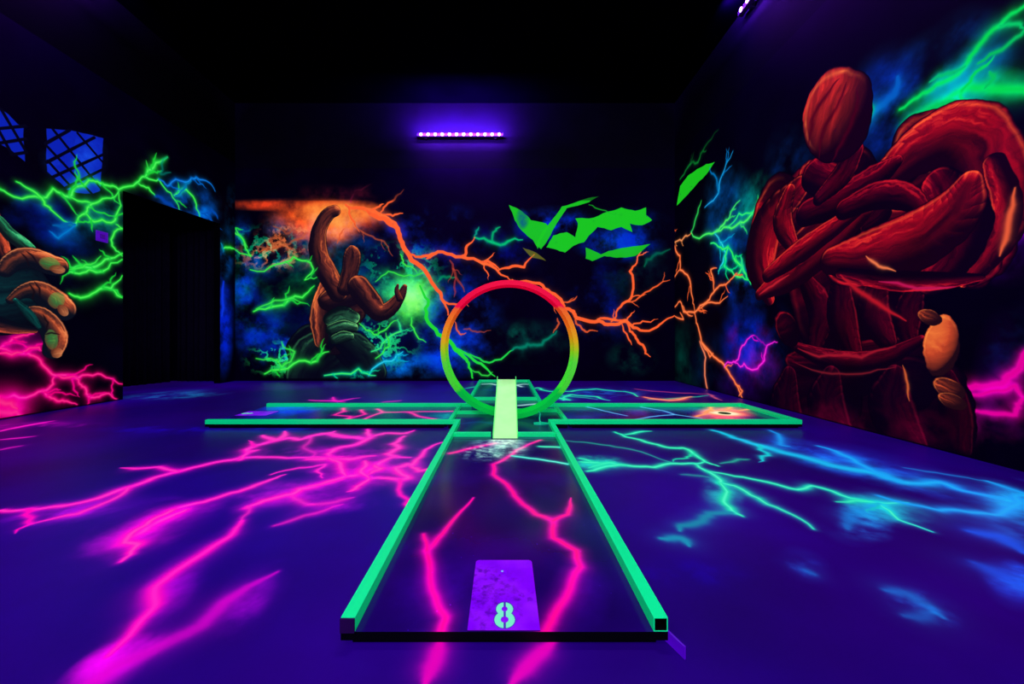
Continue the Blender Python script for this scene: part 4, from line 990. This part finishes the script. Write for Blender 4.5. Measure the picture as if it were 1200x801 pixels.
# ------------------------------------------------------------------ loop ring (channel open towards its centre)
RC = Vector((0.050, 3.92, 0.768)); RO = 0.722
def ring_material():
    m, nt, p = nodes('rainbow_fluorescent_loop')
    tc = nt.nodes.new('ShaderNodeTexCoord'); sx = nt.nodes.new('ShaderNodeSeparateXYZ')
    nt.links.new(tc.outputs['Object'], sx.inputs[0])
    nz = nt.nodes.new('ShaderNodeTexNoise'); nz.inputs['Scale'].default_value = 6; nt.links.new(tc.outputs['Object'], nz.inputs['Vector'])
    ad = nt.nodes.new('ShaderNodeMath'); ad.operation = 'MULTIPLY_ADD'; ad.inputs[1].default_value = 0.10
    nt.links.new(nz.outputs['Fac'], ad.inputs[0]); nt.links.new(sx.outputs['Z'], ad.inputs[2])
    mr = nt.nodes.new('ShaderNodeMapRange'); mr.inputs['From Min'].default_value = -RO + .05; mr.inputs['From Max'].default_value = RO + .05
    nt.links.new(ad.outputs[0], mr.inputs['Value'])
    cr = nt.nodes.new('ShaderNodeValToRGB'); e = cr.color_ramp.elements
    stops = ((0.0, (0, 205, 90)), (0.18, (0, 205, 90)), (0.205, (70, 235, 70)), (0.40, (90, 240, 80)), (0.47, (150, 230, 40)), (0.56, (235, 190, 30)), (0.68, (255, 140, 40)), (0.80, (255, 105, 50)), (0.815, (255, 0, 85)), (1.0, (255, 0, 85)))
    while len(e) < len(stops): e.new(0.5)
    for k, (t, c) in enumerate(stops): e[k].position = t; e[k].color = (*lin(*c), 1)
    nt.links.new(mr.outputs['Result'], cr.inputs['Fac'])
    vm = nt.nodes.new('ShaderNodeVectorMath'); vm.operation = 'MULTIPLY'; vm.inputs[1].default_value = (1.0, .85, .3)
    nt.links.new(cr.outputs['Color'], vm.inputs[0]); nt.links.new(vm.outputs['Vector'], p.inputs['Base Color']); nt.links.new(cr.outputs['Color'], p.inputs['Emission Color'])
    p.inputs['Emission Strength'].default_value = 0.28
    p.inputs['Roughness'].default_value = 0.5; p.inputs['Specular IOR Level'].default_value = 0.08
    return m
T = root('loop_track', 'tall ring with rainbow gradient from green to red, upright behind the ramp', 'loop ring', tuple(RC))
bm = bmesh.new(); n = 128
prof = [(RO, 0.0), (RO - .050, 0.0), (RO - .050, .008), (RO - .008, .008), (RO - .008, .222), (RO - .050, .222), (RO - .050, .230), (RO, .230)]
rings = []
A0, A1 = math.radians(-88), math.radians(268)
for k in range(n + 1):
    t = A0 + (A1 - A0) * k / n
    off = 0.10 * (k / n)                              # the channel shifts sideways once round
    rings.append([bm.verts.new((r * math.cos(t), y + off - .05, r * math.sin(t))) for r, y in prof])
for k in range(n):
    for j in range(8):
        a, b_ = rings[k], rings[k + 1]; i2 = (j + 1) % 8
        bm.faces.new((a[j], a[i2], b_[i2], b_[j]))
bm.faces.new(rings[0]); bm.faces.new(rings[-1][::-1])
link('channel', bm, ring_material(), T, bevel=0.0)
# support foot
fx, fy = on_panel(633, 496.5)
bm = bmesh.new()
path = [(fx - .01, fy + .25, .135), (fx + .012, fy + .12, .12), (fx - .005, fy + .02, .09), (fx, fy, .05)]
prev = None
for (x, y, z) in path:
    ringv = [bm.verts.new((x + .006 * math.cos(a), y, z + .006 * math.sin(a))) if 0 else bm.verts.new((x + .006 * math.cos(a), y + .006 * math.sin(a), z)) for a in [math.pi / 4 * q_ for q_ in range(8)]]
    if prev:
        for k in range(8): bm.faces.new((prev[k], prev[(k + 1) % 8], ringv[(k + 1) % 8], ringv[k]))
    prev = ringv
for v_ in bm.verts: v_.co -= RC
foot_mat = plain('teal_foot', (0, .3, .12), .4, emit=lin(0, 150, 110), es=.8, var=.3)
sp = link('support_rod', bm, foot_mat, T); sp['label'] = 'thin teal rod holding the ring'
bm = bmesh.new()
prism(bm, [(fx + .075 * math.cos(a) * (1 + .25 * math.cos(3 * a)), fy + .05 * math.sin(a) * (1 + .2 * math.sin(2 * a))) for a in [math.pi / 8 * q_ for q_ in range(16)]], 'z', ZP + .001, ZP + .009)
bmesh.ops.create_cone(bm, cap_ends=True, segments=12, radius1=.016, radius2=.008, depth=.02, matrix=Matrix.Translation((fx, fy, ZP + .018)))
for v_ in bm.verts: v_.co -= RC
o = link('support_foot', bm, foot_mat, T); o['label'] = 'teal foot plate of the ring support'

# ------------------------------------------------------------------ ramp
RX, RY0, RY1, RZ0, RZ1 = 0.008, 3.17, 4.22, 0.043, 0.418
T = root('ramp', 'pale green glowing ramp rising to the ring, with thin side lips', 'ramp', (RX, RY0, ZP))
deck_mat = plain('pale_fluorescent_deck', (.3, .6, .2), 0.35, emit=lin(170, 245, 150), es=0.75, var=0.10, scale=9)
lip_mat = plain('green_lip', (.15, .6, .1), 0.35, emit=lin(70, 235, 110), es=0.7, var=0.1, scale=9)
L_, dz = RY1 - RY0, RZ1 - RZ0
bm = bmesh.new(); hw = 0.100; N = 14
pr = lambda s: (RZ0 - ZP) + dz * (s - 0.05 * math.sin(s * math.pi) )
sections = []
for k in range(N + 1):
    s = k / N; y = s * L_; z = pr(s); tw = 0.018 * s
    sections.append([bm.verts.new((a + tw, y, b_ + z)) for a, b_ in ((-hw, 0), (hw, 0), (hw, -.008 if k else -.0025), (-hw, -.008 if k else -.0025))])
for a, b_ in zip(sections, sections[1:]):
    for j in range(4): bm.faces.new((a[j], a[(j + 1) % 4], b_[(j + 1) % 4], b_[j]))
bm.faces.new(sections[0]); bm.faces.new(sections[-1][::-1])
link('ramp_deck', bm, deck_mat, T)
for sd in (-1, 1):
    bm = bmesh.new(); secs = []
    for k in range(N + 1):
        s = k / N; y = s * L_; z = pr(s); tw = 0.018 * s
        x0 = sd * (hw - 0.001) + tw; x1 = sd * (hw + 0.007) + tw
        secs.append([bm.verts.new(p) for p in ((x0, y, z + .034), (x1, y, z + .034), (x1, y, z - .010 if k else z - .002), (x0, y, z - .010 if k else z - .002))])
    for a, b_ in zip(secs, secs[1:]):
        for j in range(4): bm.faces.new((a[j], a[(j + 1) % 4], b_[(j + 1) % 4], b_[j]))
    bm.faces.new(secs[0]); bm.faces.new(secs[-1][::-1])
    link('side_lip', bm, lip_mat, T)
    bm = bmesh.new(); add_box(bm, sd * .085 + .015 - .01, sd * .085 + .015 + .01, L_ - .016, L_ - .002, 0.0005, dz - .012)
    link('leg', bm, rail_mat, T)

# ------------------------------------------------------------------ blacklight bars
led_mat = plain('led_lens', (.9, .8, 1), .3, emit=(0.85, 0.42, 1.0), es=5.0)
housing_mat = plain('black_housing', (.006, .003, .012), .45, var=.2, spec=.2)
GRP = 'blacklight bars high on the walls'
def led_bar(label, loc, rotz, wall_power):
    T = root('blacklight_bar', label, 'light', loc, GRP); T.rotation_euler = (0, 0, rotz)
    bm = bmesh.new(); add_box(bm, -.86, .86, .012, .085, -.035, .035); link('housing', bm, housing_mat, T, bevel=.006)
    for k in (-1, 1):
        bm = bmesh.new(); add_box(bm, k * .7 - .02, k * .7 + .02, .08, .148, -.045, .045); link('wall_bracket', bm, housing_mat, T)
    me = None
    for k in range(12):
        if me is None:
            bm = bmesh.new()
            bmesh.ops.create_uvsphere(bm, u_segments=14, v_segments=8, radius=.031)
            for v_ in bm.verts: v_.co.y *= .45
            o = link('led', bm, led_mat, T, smooth=True); me = o.data
        else:
            o = bpy.data.objects.new('led', me); COL.objects.link(o); o.parent = T
        o.location = ((k - 5.5) * .1413, 0.008, 0)
    # the bar's own light: washes the wall above it strongly and below it weakly
    for nm, z, ang, pw in (('bar_light', .06, 132, wall_power), ('bar_light_low', -.06, 50, wall_power * .12)):
        d = bpy.data.lights.new(nm, 'AREA'); d.shape = 'RECTANGLE'; d.size = 1.7; d.size_y = .05; d.energy = pw; d.color = (0.25, 0.03, 1.0)
        lo = bpy.data.objects.new(nm, d); COL.objects.link(lo); lo.parent = T
        lo.location = (0, -.16, z); lo.rotation_euler = (math.radians(ang), 0, 0)
    return T
bx = (539 - CX) * 7.44 / F
led_bar('lit row of twelve violet LEDs high on the back wall', (bx, YB - .15, H + 237.2 * 7.44 / F), 0, 600)
led_bar('LED bar high on the right wall, one lamp in view', (XR - .15, 4.475, 5.47), -math.pi / 2, 380)
led_bar('LED bar above the upper left corner of the view', (XL + .15, 4.0, 5.42), math.pi / 2, 480)

# ------------------------------------------------------------------ switch, curtains
T = root('wall_switch', 'small square purple switch on the left wall beside the dark doorway', 'switch', (XL, 5.08, 2.25))
sm = plain('purple_switch', (.08, .0, .2), .4, emit=lin(62, 0, 165), es=.9, var=.2)
bm = bmesh.new(); add_box(bm, 0, .012, -.075, .075, -.07, .07); link('switch_plate', bm, sm, T, bevel=.003)
bm = bmesh.new(); add_box(bm, .012, .02, -.03, .03, -.028, .028); link('rocker', bm, plain('purple_rocker', (.05, .0, .15), .4, emit=lin(45, 0, 120), es=.9), T, bevel=.002)

cur_mat = plain('black_curtain_cloth', (.004, .002, .012), .9, var=.3, scale=12, spec=.05)
def curtain(name, label, p0, p1, z0, z1, folds, amp):
    T = root(name, label, 'curtain', (p0[0], p0[1], z0))
    bm = bmesh.new(); n = folds * 8; d = Vector((p1[0] - p0[0], p1[1] - p0[1])); L = d.length; d.normalize(); nn = Vector((-d.y, d.x))
    rows = []
    for r in range(5):
        z = (z1 - z0) * r / 4
        row = []
        for k in range(n + 1):
            s = k / n; a = amp * math.sin(s * folds * 2 * math.pi + .3 * math.sin(s * 17)) * (1 - .25 * r / 4) + .3 * amp * math.sin(s * 23)
            row.append(bm.verts.new((d.x * s * L + nn.x * a, d.y * s * L + nn.y * a, z)))
        rows.append(row)
    for r in range(4):
        for k in range(n): bm.faces.new((rows[r][k], rows[r][k + 1], rows[r + 1][k + 1], rows[r + 1][k]))
    o = link('cloth', bm, cur_mat, T, smooth=True)
    s = o.modifiers.new('thick', 'SOLIDIFY'); s.thickness = .004
    bm = bmesh.new()
    bmesh.ops.create_cone(bm, cap_ends=True, segments=10, radius1=.015, radius2=.015, depth=L, matrix=Matrix.Translation((0, 0, 0)))
    o = link('curtain_rod', bm, housing_mat, T)
    o.location = ((p1[0] - p0[0]) / 2, (p1[1] - p0[1]) / 2, z1 - z0 + .01)
    o.rotation_euler = Vector((d.x, d.y, 0)).to_track_quat('Z', 'Y').to_euler()
curtain('black_curtain', 'black folded curtain on the left inside the doorway', (-6.78, 6.5), (-6.55, 7.35), 0.01, 3.6, 7, .03)
curtain('black_curtain', 'black folded curtain across the back of the doorway', (-6.5, 7.47), (-5.5, 7.47), 0.01, 3.6, 8, .03)
